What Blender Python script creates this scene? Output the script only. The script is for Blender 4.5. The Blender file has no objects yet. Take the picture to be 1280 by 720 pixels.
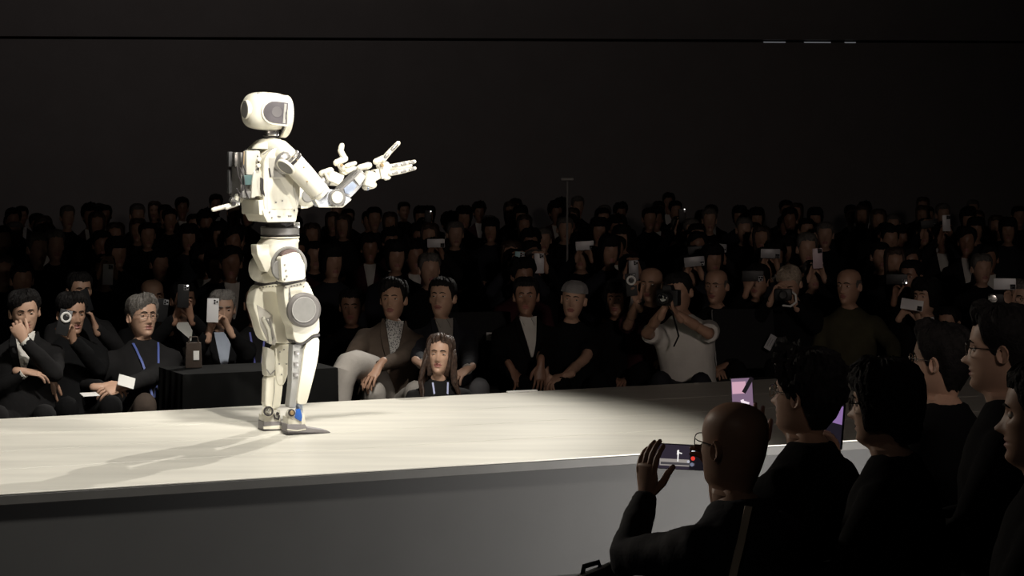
import bpy, bmesh, math, random
from mathutils import Vector, Matrix, Euler, noise

random.seed(7)
SC = bpy.context.scene
COL = SC.collection
PI = math.pi
R_ = math.radians

# ------------------------------------------------------------------ camera, world, lights
FPX, HZY, CAMH = 2700.0, 199.0, 1.95          # focal length in pixels (1280 wide), horizon row, eye height
STAGE_Z = 0.55


def W(px, py, d):
    """point seen at photo pixel (px, py) at distance d from the camera plane"""
    return Vector(((px - 640) / FPX * d, d, CAMH - (py - HZY) / FPX * d))


cam = bpy.data.cameras.new('camera')
cam_o = bpy.data.objects.new('camera', cam)
COL.objects.link(cam_o)
cam_o.location = (0, 0, CAMH)
cam_o.rotation_euler = (PI / 2, 0, 0)
cam.sensor_width = 36
cam.lens = FPX / 1280 * 36
cam.shift_y = -(360 - HZY) / 1280
cam.clip_end = 200
SC.camera = cam_o

world = bpy.data.worlds.new('hall_dark')
SC.world = world
world.use_nodes = True
world.node_tree.nodes['Background'].inputs[0].default_value = (0.75, 0.85, 1.0, 1)
world.node_tree.nodes['Background'].inputs[1].default_value = 0.0006

SC.view_settings.view_transform = 'Standard'
SC.view_settings.look = 'None'
SC.view_settings.gamma = 1
SC.view_settings.use_curve_mapping = False
SC.view_settings.exposure = 0.0


def spot(name, loc, aim, power, half_deg, blend, radius=0.08, col=(1, 0.95, 0.86)):
    l = bpy.data.lights.new(name, 'SPOT')
    l.energy = power
    l.spot_size = R_(half_deg * 2)
    l.spot_blend = blend
    l.shadow_soft_size = radius
    l.color = col
    o = bpy.data.objects.new(name, l)
    COL.objects.link(o)
    o.location = loc
    o.rotation_euler = (Vector(aim) - Vector(loc)).to_track_quat('-Z', 'Y').to_euler()
    return o


ROBOT = Vector((-1.19, 11.09, STAGE_Z))
# main pool of light on the stage, from high on the near right
spot('key_spot', (0.24, 8.05, 7.25), (-2.13, 10.22, 0.55), 2050, 26.0, 0.12, 0.28, (1, 0.955, 0.87))
# low spot from behind, right: throws the long shadow towards the near edge
spot('back_spot', (3.0, 21.0, 7.4), (-1.70, 10.40, 0.60), 4600, 9.8, 0.5, 0.06, (1, 0.955, 0.87))
# narrow spots on the robot itself
spot('side_spot', (6.2, 9.6, 4.6), (-1.1, 11.1, 1.75), 1650, 7.5, 0.8, 0.12, (1, 0.95, 0.84))
spot('front_spot', (1.0, 4.6, 7.6), (-1.05, 11.0, 1.60), 2700, 7.0, 0.9, 0.12, (1, 0.95, 0.84))
# added fills in place of spill and stage bounce: left front row, near faces
spot('front_row_fill', (1.5, 3.5, 6.8), (-3.0, 13.0, 0.9), 190, 6.5, 1.0, 0.3, (1, 0.87, 0.74))
spot('near_seats_fill', (-4.6, 10.3, 3.4), (0.95, 6.2, 1.20), 300, 15, 1.0, 0.3, (1, 0.88, 0.74))
# added faint fill over the rows beyond the stage, grazing the stage top
spot('crowd_fill', (2.4, 2.0, 3.2), (1.3, 14.3, 2.1), 520, 22, 1.0, 0.3, (1, 0.84, 0.75))
spot('near_backs_fill', (-2.2, 0.8, 4.2), (1.0, 5.8, 1.0), 20, 13, 1.0, 0.3, (1, 0.9, 0.8))  # added weak fill on the near backs so the pale strap shows
spot('wall_fill', (-5.5, 26.5, 9.4), (-5.5, 34.0, 6.0), 160, 75, 1.0, 1.0, (1, 0.90, 0.88))  # added fill that lightens the back wall, most at the left
spot('stage_front_fill', (2.5, 8.9, 0.13), (1.0, 10.8, 0.24), 430, 62, 1.0, 0.10, (1, 0.97, 0.93))  # added low fill for the brighter right end of the stage front

# ------------------------------------------------------------------ materials
MATS = {}


def mat(name, col, rough=0.6, metal=0.0, var=0.12, scale=8.0, bump=0.0, bscale=60.0, emit=None, estr=0.0,
        coat=0.0, stretch=None, alpha=None, spec=0.5):
    if name in MATS:
        return MATS[name]
    m = bpy.data.materials.new(name)
    m.use_nodes = True
    nt = m.node_tree
    b = nt.nodes['Principled BSDF']
    b.inputs['Roughness'].default_value = rough
    b.inputs['Metallic'].default_value = metal
    b.inputs['Specular IOR Level'].default_value = spec
    if coat:
        b.inputs['Coat Weight'].default_value = coat
    tc = nt.nodes.new('ShaderNodeTexCoord')
    src = tc.outputs['Object']
    if stretch:
        mp = nt.nodes.new('ShaderNodeMapping')
        mp.inputs['Scale'].default_value = stretch
        nt.links.new(src, mp.inputs[0])
        src = mp.outputs[0]
    n = nt.nodes.new('ShaderNodeTexNoise')
    n.inputs['Scale'].default_value = scale
    n.inputs['Detail'].default_value = 4
    nt.links.new(src, n.inputs['Vector'])
    r = nt.nodes.new('ShaderNodeValToRGB')
    c = Vector(col)
    lo, hi = c * (1 - var), c * (1 + var)
    r.color_ramp.elements[0].position = 0.3
    r.color_ramp.elements[1].position = 0.7
    r.color_ramp.elements[0].color = (*lo, 1)
    r.color_ramp.elements[1].color = (min(hi.x, 1), min(hi.y, 1), min(hi.z, 1), 1)
    nt.links.new(n.outputs['Fac'], r.inputs[0])
    nt.links.new(r.outputs[0], b.inputs['Base Color'])
    if bump:
        n2 = nt.nodes.new('ShaderNodeTexNoise')
        n2.inputs['Scale'].default_value = bscale
        n2.inputs['Detail'].default_value = 3
        nt.links.new(src, n2.inputs['Vector'])
        bp = nt.nodes.new('ShaderNodeBump')
        bp.inputs['Strength'].default_value = bump
        bp.inputs['Distance'].default_value = 0.01
        nt.links.new(n2.outputs['Fac'], bp.inputs['Height'])
        nt.links.new(bp.outputs[0], b.inputs['Normal'])
    if emit:
        b.inputs['Emission Color'].default_value = (*emit, 1)
        b.inputs['Emission Strength'].default_value = estr
    MATS[name] = m
    return m


def plaid(name, c1, c2, scale=90):
    """small woven two-colour check"""
    if name in MATS:
        return MATS[name]
    m = mat(name, c1, 0.8)
    nt = m.node_tree
    b = nt.nodes['Principled BSDF']
    tc = nt.nodes.new('ShaderNodeTexCoord')
    v = nt.nodes.new('ShaderNodeTexVoronoi')
    v.inputs['Scale'].default_value = scale
    nt.links.new(tc.outputs['Object'], v.inputs['Vector'])
    r = nt.nodes.new('ShaderNodeValToRGB')
    r.color_ramp.elements[0].position = 0.35
    r.color_ramp.elements[1].position = 0.45
    r.color_ramp.elements[0].color = (*c1, 1)
    r.color_ramp.elements[1].color = (*c2, 1)
    nt.links.new(v.outputs['Distance'], r.inputs[0])
    nt.links.new(r.outputs[0], b.inputs['Base Color'])
    return m


M_WHITE = mat('robot_white_shell', (0.80, 0.77, 0.66), 0.38, 0, 0.04, 5, coat=0.15)
M_PALE = mat('robot_pale_shell', (0.62, 0.60, 0.53), 0.5, 0, 0.08, 14)
M_GREY = mat('robot_grey_metal', (0.30, 0.29, 0.28), 0.38, 0.5, 0.15, 20)
M_DISC = mat('robot_grey_cover', (0.21, 0.205, 0.195), 0.55, 0.0, 0.08, 30)
M_DARK = mat('robot_dark_joint', (0.045, 0.04, 0.042), 0.45, 0.2, 0.2, 20)
M_VISOR = mat('robot_smoked_visor', (0.13, 0.12, 0.13), 0.18, 0.0, 0.2, 12, coat=0.5)
M_BLUEGREY = mat('robot_blue_grey_panel', (0.36, 0.42, 0.55), 0.35, 0.2, 0.15, 16)
M_BLUE = mat('robot_blue_part', (0.03, 0.13, 0.50), 0.4, 0, 0.2, 20)
M_CHROME = mat('robot_bright_metal', (0.62, 0.61, 0.58), 0.25, 0.85, 0.1, 20)
M_BRONZE = mat('robot_bronze_part', (0.42, 0.30, 0.16), 0.4, 0.4, 0.2, 20)
M_STAGE = mat('stage_cream_vinyl', (0.68, 0.655, 0.585), 0.42, 0, 0.09, 2.2, 0.04, 40, stretch=(0.5, 3.5, 1))
M_STAGE2 = mat('stage_edge_board', (0.09, 0.087, 0.082), 0.6, 0, 0.1, 6)
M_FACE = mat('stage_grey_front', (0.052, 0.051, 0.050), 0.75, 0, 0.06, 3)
M_JOINT = mat('stage_joint_shadow_gap', (0.20, 0.19, 0.17), 0.9)
M_FLOOR = mat('hall_dark_carpet', (0.035, 0.033, 0.034), 0.95, 0, 0.25, 40)
M_WALL = mat('hall_wall_cladding', (0.20, 0.185, 0.18), 0.9, 0, 0.05, 2)
M_BLACK = mat('black_plastic', (0.010, 0.010, 0.011), 0.45, spec=0.3)
M_CHAIR = mat('chair_black_fabric', (0.005, 0.005, 0.006), 0.9, bump=0.1)
M_CHAIRM = mat('chair_grey_metal', (0.09, 0.09, 0.09), 0.35, 0.8)
M_DRAPE = mat('black_drape', (0.005, 0.005, 0.005), 1.0, spec=0.1, bump=0.1)
M_PAPER = mat('white_card', (0.75, 0.74, 0.72), 0.8, var=0.03)
M_INK = mat('grey_print', (0.22, 0.22, 0.23), 0.8)
M_LENS = mat('lens_glass', (0.01, 0.01, 0.012), 0.08, coat=1)
M_PHONEW = mat('phone_white_back', (0.62, 0.61, 0.62), 0.35, var=0.03)
M_PHONEG = mat('phone_grey_back', (0.25, 0.25, 0.26), 0.35)
M_PHONET = mat('phone_teal_back', (0.20, 0.42, 0.45), 0.4)
M_PHONEP = mat('phone_pink_back', (0.55, 0.42, 0.46), 0.4)
M_GLINT = mat('glint_glow', (1, 1, 1), 0.3, emit=(1, 0.97, 0.92), estr=2.0)  # glow that paints in the lens glints
M_GOLD = mat('pale_strap', (0.62, 0.53, 0.42), 0.7)
M_EYEW = mat('eye_white', (0.55, 0.52, 0.48), 0.25, var=0.02)
M_EYED = mat('eye_dark_iris', (0.02, 0.013, 0.010), 0.2)
M_GLASSF = mat('glasses_frame_dark', (0.03, 0.027, 0.026), 0.3, 0.3)
M_GLASSM = mat('glasses_frame_metal', (0.50, 0.46, 0.40), 0.25, 0.9)
M_LANY = mat('blue_lanyard', (0.055, 0.085, 0.30), 0.6)
M_LANYW = mat('white_blue_lanyard', (0.45, 0.48, 0.72), 0.6)

# ------------------------------------------------------------------ mesh helpers


class MB:
    def __init__(s):
        s.v, s.f, s.m = [], [], []

    def add(s, verts, faces, mi=0):
        k = len(s.v)
        s.v.extend(verts)
        for f in faces:
            s.f.append([i + k for i in f])
            s.m.append(mi)

    def merge(s, o, mi_off=0):
        k = len(s.v)
        s.v.extend(o.v)
        s.f.extend([[i + k for i in f] for f in o.f])
        s.m.extend([m + mi_off for m in o.m])

    def loft(s, rings, mi=0, cap=True):
        n = len(rings[0])
        vs = [p for r in rings for p in r]
        fs = []
        for i in range(len(rings) - 1):
            for j in range(n):
                a, b = i * n + j, i * n + (j + 1) % n
                fs.append([a, b, b + n, a + n])
        if cap:
            fs.append(list(range(n))[::-1])
            fs.append([(len(rings) - 1) * n + j for j in range(n)])
        s.add(vs, fs, mi)

    def tube(s, pts, rads, n=10, mi=0, rnd=True, up=None):
        """rads: radius or (ra, rb) per point; ra lies along 'up' made square to the path"""
        pts = [Vector(p) for p in pts]
        if not isinstance(rads, (list, tuple)):
            rads = [rads] * len(pts)
        rads = [(r, r) if not isinstance(r, (tuple, list)) else r for r in rads]
        tang = []
        for i in range(len(pts)):
            a = pts[max(i - 1, 0)]
            b = pts[min(i + 1, len(pts) - 1)]
            t = (b - a)
            tang.append(t.normalized() if t.length > 1e-9 else Vector((0, 0, 1)))
        u = Vector(up) if up is not None else (Vector((0, 0, 1)) if abs(tang[0].z) < 0.9 else Vector((0, 1, 0)))
        P, Rr, T = list(pts), list(rads), list(tang)
        if rnd:
            r0 = min(rads[0]); r1 = min(rads[-1])
            a = [(pts[0] - tang[0] * r0 * k, (rads[0][0] * q, rads[0][1] * q), tang[0]) for k, q in ((0.95, 0.3), (0.6, 0.8))]
            b = [(pts[-1] + tang[-1] * r1 * k, (rads[-1][0] * q, rads[-1][1] * q), tang[-1]) for k, q in ((0.6, 0.8), (0.95, 0.3))]
            P = [x[0] for x in a] + P + [x[0] for x in b]
            Rr = [x[1] for x in a] + Rr + [x[1] for x in b]
            T = [x[2] for x in a] + T + [x[2] for x in b]
        rings = []
        for p, r, t in zip(P, Rr, T):
            uu = u - t * u.dot(t)
            if uu.length < 1e-4:
                uu = t.orthogonal()
            uu.normalize()
            w = t.cross(uu)
            u = uu
            rings.append([p + uu * (r[0] * math.cos(2 * PI * j / n)) + w * (r[1] * math.sin(2 * PI * j / n)) for j in range(n)])
        s.loft(rings, mi)

    def lathe(s, M, prof, n=24, mi=0):
        """prof [(r, z)] about local z of matrix M"""
        rings = [[M @ Vector((max(r, 1e-4) * math.cos(2 * PI * j / n), max(r, 1e-4) * math.sin(2 * PI * j / n), z)) for j in range(n)] for r, z in prof]
        s.loft(rings, mi)

    def sell(s, M, rx, ry, rz, e1=1.0, e2=1.0, nu=20, nv=12, mi=0):
        """superellipsoid"""
        def pw(x, e):
            return math.copysign(abs(x) ** e, x)
        rings = []
        for i in range(nv + 1):
            v = -PI / 2 + PI * i / nv
            v = max(min(v, PI / 2 - 0.02), -PI / 2 + 0.02)
            cv, sv = pw(math.cos(v), e1), pw(math.sin(v), e1)
            rings.append([M @ Vector((rx * cv * pw(math.cos(2 * PI * j / nu), e2), ry * cv * pw(math.sin(2 * PI * j / nu), e2), rz * sv)) for j in range(nu)])
        s.loft(rings, mi)

    def box(s, M, sx, sy, sz, bev=0.0, mi=0, seg=1):
        bm = bmesh.new()
        bmesh.ops.create_cube(bm, size=1)
        for v in bm.verts:
            v.co = Vector((v.co.x * sx, v.co.y * sy, v.co.z * sz))
        if bev > 0:
            bmesh.ops.bevel(bm, geom=bm.edges[:], offset=min(bev, 0.45 * min(sx, sy, sz)), segments=seg, profile=0.6, affect='EDGES')
        bm.verts.index_update()
        s.add([M @ v.co for v in bm.verts], [[v.index for v in f.verts] for f in bm.faces], mi)
        bm.free()

    def prism(s, pts, ext, bev=0.0, mi=0, seg=2):
        """closed outline pts (3D, planar) pushed along vector ext"""
        bm = bmesh.new()
        a = [bm.verts.new(p) for p in pts]
        b = [bm.verts.new(Vector(p) + Vector(ext)) for p in pts]
        n = len(a)
        bm.faces.new(a[::-1]); bm.faces.new(b)
        for i in range(n):
            bm.faces.new([a[i], a[(i + 1) % n], b[(i + 1) % n], b[i]])
        bmesh.ops.recalc_face_normals(bm, faces=bm.faces)
        if bev > 0:
            bmesh.ops.bevel(bm, geom=bm.edges[:], offset=bev, segments=seg, profile=0.6, affect='EDGES', clamp_overlap=True)
        bm.verts.index_update()
        s.add([v.co.copy() for v in bm.verts], [[v.index for v in f.verts] for f in bm.faces], mi)
        bm.free()

    def mesh(s, name, mats, smooth=True):
        me = bpy.data.meshes.new(name)
        me.from_pydata([tuple(v) for v in s.v], [], s.f)
        for m in (mats if isinstance(mats, (list, tuple)) else [mats]):
            me.materials.append(m)
        me.polygons.foreach_set('material_index', s.m)
        bm = bmesh.new()
        bm.from_mesh(me)
        bmesh.ops.recalc_face_normals(bm, faces=bm.faces)
        if smooth:
            for e in bm.edges:
                if len(e.link_faces) == 2 and e.calc_face_angle(0) > R_(38):
                    e.smooth = False
            for f in bm.faces:
                f.smooth = True
        bm.to_mesh(me)
        bm.free()
        return me

    def obj(s, name, mats, parent=None, smooth=True):
        o = bpy.data.objects.new(name, s.mesh(name, mats, smooth))
        COL.objects.link(o)
        if parent:
            o.parent = parent
        return o


def tag(o, label=None, cat=None, group=None, kind=None):
    if label: o['label'] = label
    if cat: o['category'] = cat
    if group: o['group'] = group
    if kind: o['kind'] = kind
    return o


def empty(name, loc, rz=0.0, label=None, cat=None, group=None):
    o = bpy.data.objects.new(name, None)
    COL.objects.link(o)
    o.empty_display_size = 0.1
    o.location = loc
    o.rotation_euler = (0, 0, rz)
    return tag(o, label, cat, group)


def copy_tree(o, parent=None):
    c = o.copy()
    COL.objects.link(c)
    c.parent = parent
    for ch in o.children:
        copy_tree(ch, c)
    return c


def TM(loc, rot=(0, 0, 0)):
    return Matrix.Translation(loc) @ Euler(rot).to_matrix().to_4x4()


def axes(o, x, y, z):
    """matrix from origin and three axis vectors"""
    m = Matrix.Identity(4)
    for i, a in enumerate((x, y, z)):
        m[0][i], m[1][i], m[2][i] = a[0], a[1], a[2]
    m.translation = o
    return m


def zalign(o, z, up=(0, 0, 1)):
    z = Vector(z).normalized()
    x = Vector(up).cross(z)
    if x.length < 1e-4:
        x = z.orthogonal()
    x.normalize()
    return axes(o, x, z.cross(x), z)


def smoothstep(a, b, x):
    t = min(max((x - a) / (b - a), 0), 1)
    return t * t * (3 - 2 * t)


def remesh(mb, voxel, smooth=2, wrinkle=0.0, freq=9.0):
    """fuse overlapping closed volumes of mb into one continuous surface"""
    me = bpy.data.meshes.new('tmp')
    me.from_pydata([tuple(v) for v in mb.v], [], mb.f)
    bm = bmesh.new(); bm.from_mesh(me)
    bmesh.ops.recalc_face_normals(bm, faces=bm.faces)
    bm.to_mesh(me); bm.free()
    o = bpy.data.objects.new('tmp', me)
    COL.objects.link(o)
    r = o.modifiers.new('r', 'REMESH'); r.mode = 'VOXEL'; r.voxel_size = voxel
    if smooth:
        sm = o.modifiers.new('s', 'SMOOTH'); sm.iterations = smooth; sm.factor = 0.5
    dg = bpy.context.evaluated_depsgraph_get()
    ev = o.evaluated_get(dg)
    m2 = ev.to_mesh()
    out = MB()
    vs = [v.co.copy() for v in m2.vertices]
    if wrinkle:
        ns = [v.normal.copy() for v in m2.vertices]
        for i, (v, n) in enumerate(zip(vs, ns)):
            k = noise.noise(Vector((v.x * freq, v.y * freq, v.z * freq * 1.6))) + 0.5 * noise.noise(v * freq * 2.3)
            vs[i] = v + n * (k * wrinkle)
    out.add(vs, [list(p.vertices) for p in m2.polygons])
    ev.to_mesh_clear()
    bpy.data.objects.remove(o)
    bpy.data.meshes.remove(me)
    return out

# ------------------------------------------------------------------ hall
def near_edge(x): return 10.0 + 0.45 * x
def rear_edge(x): return 12.97 + 0.48 * x


WALL_Y = 34.0
b = MB(); b.box(TM((0, 15, -0.05)), 60, 60, 0.1); tag(b.obj('floor', M_FLOOR, smooth=False), kind='structure')
wall = MB(); wall.box(TM((0, WALL_Y + 0.2, 4)), 60, 0.2, 12.2)
wall_o = tag(wall.obj('wall_back', mat('hall_wall_gap', (0.012, 0.011, 0.011), 0.9), smooth=False), kind='structure')
zseam = CAMH - (50 - HZY) / FPX * WALL_Y
for z0, z1 in ((0, zseam - 0.02), (zseam + 0.02, 10.0)):
    p = MB(); p.box(TM((0, WALL_Y + 0.03, (z0 + z1) / 2)), 60, 0.14, z1 - z0, 0.006)
    p.obj('panel', M_WALL, wall_o, smooth=False)
for a, c in ((958, 986), (1010, 1044), (1062, 1076)):
    A, B_ = W(a, 51.5, WALL_Y), W(c, 51.5, WALL_Y)
    p = MB(); p.box(TM(((A.x + B_.x) / 2, WALL_Y - 0.02, A.z)), B_.x - A.x, 0.05, 0.018, 0.004)
    p.obj('bright_strip', mat('gap_bright_strip', (0.5, 0.5, 0.5), 0.4, emit=(0.9, 0.93, 1.0), estr=0.10), wall_o)  # thin white pieces in the panel gap, faintly emissive
WA = R_(4.6)
wall_o.rotation_euler = (0, 0, WA)
wall_o.location = (WALL_Y * math.sin(WA), WALL_Y - WALL_Y * math.cos(WA), 0)
b = MB(); b.box(TM((0, 15, 10.05)), 60, 60, 0.1); tag(b.obj('ceiling', mat('hall_black_ceiling', (0.02, 0.02, 0.02), 0.9), smooth=False), kind='structure')

# ------------------------------------------------------------------ stage (runway)
SX0, SX1 = -7.0, 7.5
SANG = math.atan(0.465)
stage = empty('stage', (0, 11.5, 0), 0, 'long raised runway stage with cream top and grey front', 'stage')
def S_(x, t, z):   # t 0 near edge .. 1 rear edge
    return Vector((x, near_edge(x) * (1 - t) + rear_edge(x) * t - 11.5, z))
TS = [0.0, 0.27, 0.50, 0.74, 1.0]
for i in range(4):
    g = 0.0015
    t0, t1 = TS[i] + (g if i else 0), TS[i + 1] - (g if i < 3 else 0)
    p = MB(); p.prism([S_(SX0, t0, STAGE_Z - 0.006), S_(SX1, t0, STAGE_Z - 0.006), S_(SX1, t1, STAGE_Z - 0.006), S_(SX0, t1, STAGE_Z - 0.006)], (0, 0, 0.006), 0.0012, seg=1)
    p.obj('top_panel', M_STAGE, stage, smooth=False)
p = MB(); p.prism([S_(SX0, 0, STAGE_Z - 0.05), S_(SX1, 0, STAGE_Z - 0.05), S_(SX1, 1, STAGE_Z - 0.05), S_(SX0, 1, STAGE_Z - 0.05)], (0, 0, 0.043), 0.003, seg=1)
p.obj('deck_board', M_STAGE2, stage, smooth=False)
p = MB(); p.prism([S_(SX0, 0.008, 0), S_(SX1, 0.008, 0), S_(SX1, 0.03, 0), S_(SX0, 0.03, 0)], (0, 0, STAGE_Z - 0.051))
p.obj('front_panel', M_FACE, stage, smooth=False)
p = MB(); p.prism([S_(SX0, 0.97, 0), S_(SX1, 0.97, 0), S_(SX1, 0.99, 0), S_(SX0, 0.99, 0)], (0, 0, STAGE_Z - 0.051))
p.obj('rear_panel', M_FACE, stage, smooth=False)
# thin pale strip lying on the rear edge near the end of the light pool
A, B_ = Vector((-0.02, rear_edge(-0.02) - 0.03, STAGE_Z)), Vector((0.14, rear_edge(0.14) - 0.03, STAGE_Z))
p = MB(); p.box(TM((A + B_) / 2 + Vector((0, 0, 0.006)), (0, 0, SANG)), 0.20, 0.02, 0.012, 0.002)
tag(p.obj('marker_strip', M_PAPER), 'thin white strip lying on the rear edge of the stage', 'strip')

# ------------------------------------------------------------------ humanoid robot
RA = R_(25)
RF = Vector((math.cos(RA), math.sin(RA), 0))      # forward
RR = Vector((math.sin(RA), -math.cos(RA), 0))     # its right-hand side
RU = Vector((0, 0, 1))
RS = FPX / 11.09
robot = empty('humanoid_robot', (ROBOT.x, ROBOT.y, STAGE_Z), 0,
              'white humanoid robot standing on the stage with both hands held out', 'robot')


def RW(px, py, r):
    f = ((px - 350) / RS - RR.x * r) / RF.x
    return W(px, py, 11.09 + RF.y * f + RR.y * r) - robot.location


def rprism(name, pts, r, thick, m, bev=0.012, parent=None, seg=2):
    q = MB()
    if seg == 3:                                   # big shells: round the outline first
        out = []
        for i, (x, y) in enumerate(pts):
            for (u, v) in (pts[i - 1], pts[(i + 1) % len(pts)]):
                out.append((x + (u - x) * 0.22, y + (v - y) * 0.22))
        pts = out
    q.prism([RW(x, y, r) for x, y in pts], -RR * thick, bev, seg=seg)
    return q.obj(name, m, parent or robot)


def rtube(name, pts, m, parent=None, n=14, rnd=True, r0=None):
    """pts (px, py, r, radius_px)"""
    q = MB()
    q.tube([RW(x, y, r) for x, y, r, _ in pts], [p[3] / RS for p in pts], n, rnd=rnd)
    return q.obj(name, m, parent or robot)


def rdisc(name, px, py, r, rad, thick, m, axis=None, bev=0.15, parent=None, n=36):
    ax = Vector(axis) if axis is not None else RR
    q = MB()
    t = thick / 2
    e = min(bev * thick, rad * 0.3)
    q.lathe(zalign(RW(px, py, r), ax), [(0, -t), (rad - e, -t), (rad, -t + e), (rad, t - e), (rad - e, t), (0, t)], n)
    return q.obj(name, m, parent or robot)


def rring(name, px, py, r, ri, ro, thick, m, axis=None, parent=None, n=40):
    ax = Vector(axis) if axis is not None else RR
    q = MB()
    t = thick / 2
    e = (ro - ri) * 0.25
    M = zalign(RW(px, py, r), ax)
    prof = [(ri, -t + e), (ri + e, -t), (ro - e, -t), (ro, -t + e), (ro, t - e), (ro - e, t), (ri + e, t), (ri, t - e), (ri, -t + e)]
    rings = [[M @ Vector((a * math.cos(2 * PI * j / n), a * math.sin(2 * PI * j / n), z)) for j in range(n)] for a, z in prof]
    q.loft(rings, cap=False)
    return q.obj(name, m, parent or robot)


def rbox(name, px, py, r, f_, r_, u_, m, bev=0.008, tilt=0.0, parent=None):
    """box along robot axes; tilt turns it about the robot's side axis"""
    q = MB()
    Rm = Matrix.Rotation(tilt, 3, RR)
    q.box(axes(RW(px, py, r), Rm @ RF, RR, Rm @ RU), f_, r_, u_, bev, seg=2)
    return q.obj(name, m, parent or robot)


# head
head = MB()
head.sell(axes(RW(332.5, 139, 0), RF, RR, RU) @ Matrix.Rotation(R_(3), 4, 'Y'), 0.118, 0.098, 0.0965, 0.62, 0.62, 36, 20)
head_o = head.obj('head', M_WHITE, robot)
rring('face_ring', 354.3, 145.5, 0, 0.080, 0.110, 0.042, M_WHITE, RF - RU * 0.06, head_o)
rdisc('face_screen', 354, 145, 0, 0.080, 0.020, M_VISOR, RF - RU * 0.06, parent=head_o)
rring('ring_seam', 348.9, 145.2, 0, 0.085, 0.1075, 0.007, M_DARK, RF - RU * 0.06, head_o)
for s in (1, -1):
    win = [(360.6, 128.6), (345, 126.6), (340, 126.8), (335.5, 128.8), (332, 132), (329.8, 136), (329.2, 140), (330.2, 144.5), (332.8, 148.6), (336.6, 151.8), (341, 153.4), (358.6, 156)]
    big = [(362, 126.2), (345, 124.2), (339.5, 124.3), (334.2, 126.4), (330, 130), (327.4, 135), (326.8, 140.2), (328, 145.6), (330.8, 150.4), (335.4, 154.2), (340.6, 156), (359.8, 158.6)]
    if s == 1:
        rprism('window_frame', big, 0.0975, 0.04, M_WHITE, 0.006, head_o)
        rprism('side_window', win, 0.1005, 0.03, M_VISOR, 0.003, head_o)
        rprism('window_edge', [(355.5, 129.6), (358.6, 130), (356.8, 154.4), (353.6, 153.8)], 0.1015, 0.004, mat('robot_window_edge', (0.42, 0.41, 0.39), 0.4), 0.001, head_o)
        rdisc('lens_mount', 346, 140, 0.1008, 0.027, 0.003, mat('robot_window_inner', (0.17, 0.16, 0.165), 0.35), parent=head_o)
rdisc('rear_cover', 308.6, 137, 0.025, 0.043, 0.03, M_DISC, -RF + RR * 0.1, parent=head_o)
rring('rear_cover_rim', 308.8, 137, 0.025, 0.043, 0.048, 0.03, M_WHITE, -RF + RR * 0.1, parent=head_o)
top = MB(); top.tube([RW(322, 116.4, 0.05), RW(335, 117.0, 0.05), RW(358, 121.5, 0.05)], 0.0035, 6)
top.obj('top_seam', M_GREY, head_o)
# neck
rtube('neck', [(338, 160, 0, 7.5), (337.5, 176, 0, 7.5)], M_GREY, rnd=False)
for yy, rr_ in ((164.5, 8.6), (169.5, 9.4)):
    rring('neck_ring', 338, yy, 0, 0.02, rr_ / RS, 0.012, M_DARK, RU)
rbox('neck_motor', 340, 166, 0.02, 0.06, 0.05, 0.03, M_CHROME, 0.006)
rtube('neck_cable', [(343, 160, 0.03, 1), (347, 166, 0.045, 1), (345, 174, 0.04, 1)], M_DARK, n=6)
# torso
torso = rprism('torso', [(330, 200), (336, 190), (345, 184.5), (358, 184.5), (368, 190), (374, 203), (376, 225), (375, 248), (371, 270), (331, 270), (329, 250), (329, 222)],
               0.15, 0.30, M_WHITE, 0.026, seg=3)
rprism('torso_skirt', [(328, 262), (373.5, 261), (370.5, 277.6), (334, 278.2), (330, 270)], 0.155, 0.31, M_WHITE, 0.010, torso)
rprism('rear_skirt', [(323, 250), (332, 250), (332, 269), (324, 269)], 0.145, 0.29, M_WHITE, 0.008, torso)
rprism('side_recess', [(336, 197), (345, 197.5), (352, 211), (357.5, 221.5), (337, 221.5)], 0.1525, 0.02, mat('robot_recess', (0.50, 0.48, 0.43), 0.6), 0.002, torso)
rprism('side_slot', [(335.6, 210), (337.4, 210), (339.4, 221.5), (337.2, 221.5)], 0.154, 0.01, M_DARK, 0.001, torso)
rprism('side_panel', [(334, 225), (351, 224), (368, 258), (366, 261), (334, 262)], 0.153, 0.02, M_WHITE, 0.004, torso)
rprism('chest_panel', [(369, 215), (375.5, 218), (374, 250), (371, 258), (366, 236)], 0.152, 0.02, M_PALE, 0.004, torso)
for x, y in ((345, 253), (337, 265), (348, 270.5), (350, 270.7), (361, 270), (363.5, 270), (353, 251), (368, 263), (340, 272)):
    rdisc('bolt', x, y, 0.157, 0.0042, 0.008, M_GREY, parent=torso, n=10)
# shoulder yoke and collar
yoke = MB()
yoke.tube([RW(319, 195, -0.18), RW(327, 189, -0.10), RW(338, 186, 0), RW(350, 189, 0.1), RW(361, 197, 0.18)], [0.056, 0.062, 0.060, 0.058, 0.05], 16)
yoke_o = yoke.obj('shoulder_yoke', M_WHITE, robot)
col = MB(); col.lathe(TM(RW(338.5, 186, 0)), [(0.0, 0.0), (0.10, 0.0), (0.085, 0.022), (0.062, 0.036), (0.05, 0.05), (0.0, 0.05)], 28)
col.obj('collar', M_WHITE, robot)
rtube('collar_seam', [(329, 193, 0.16, 0.6), (336, 188, 0.15, 0.6), (345, 184.5, 0.12, 0.6), (355, 184, 0.1, 0.6)], M_GREY, yoke_o, 6)
for x, y, r in ((317, 185, -0.05), (321, 184, -0.03), (309, 188, -0.08)):
    rbox('yoke_clip', x, y, r, 0.02, 0.03, 0.012, M_GREY, 0.003, parent=yoke_o)
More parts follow.
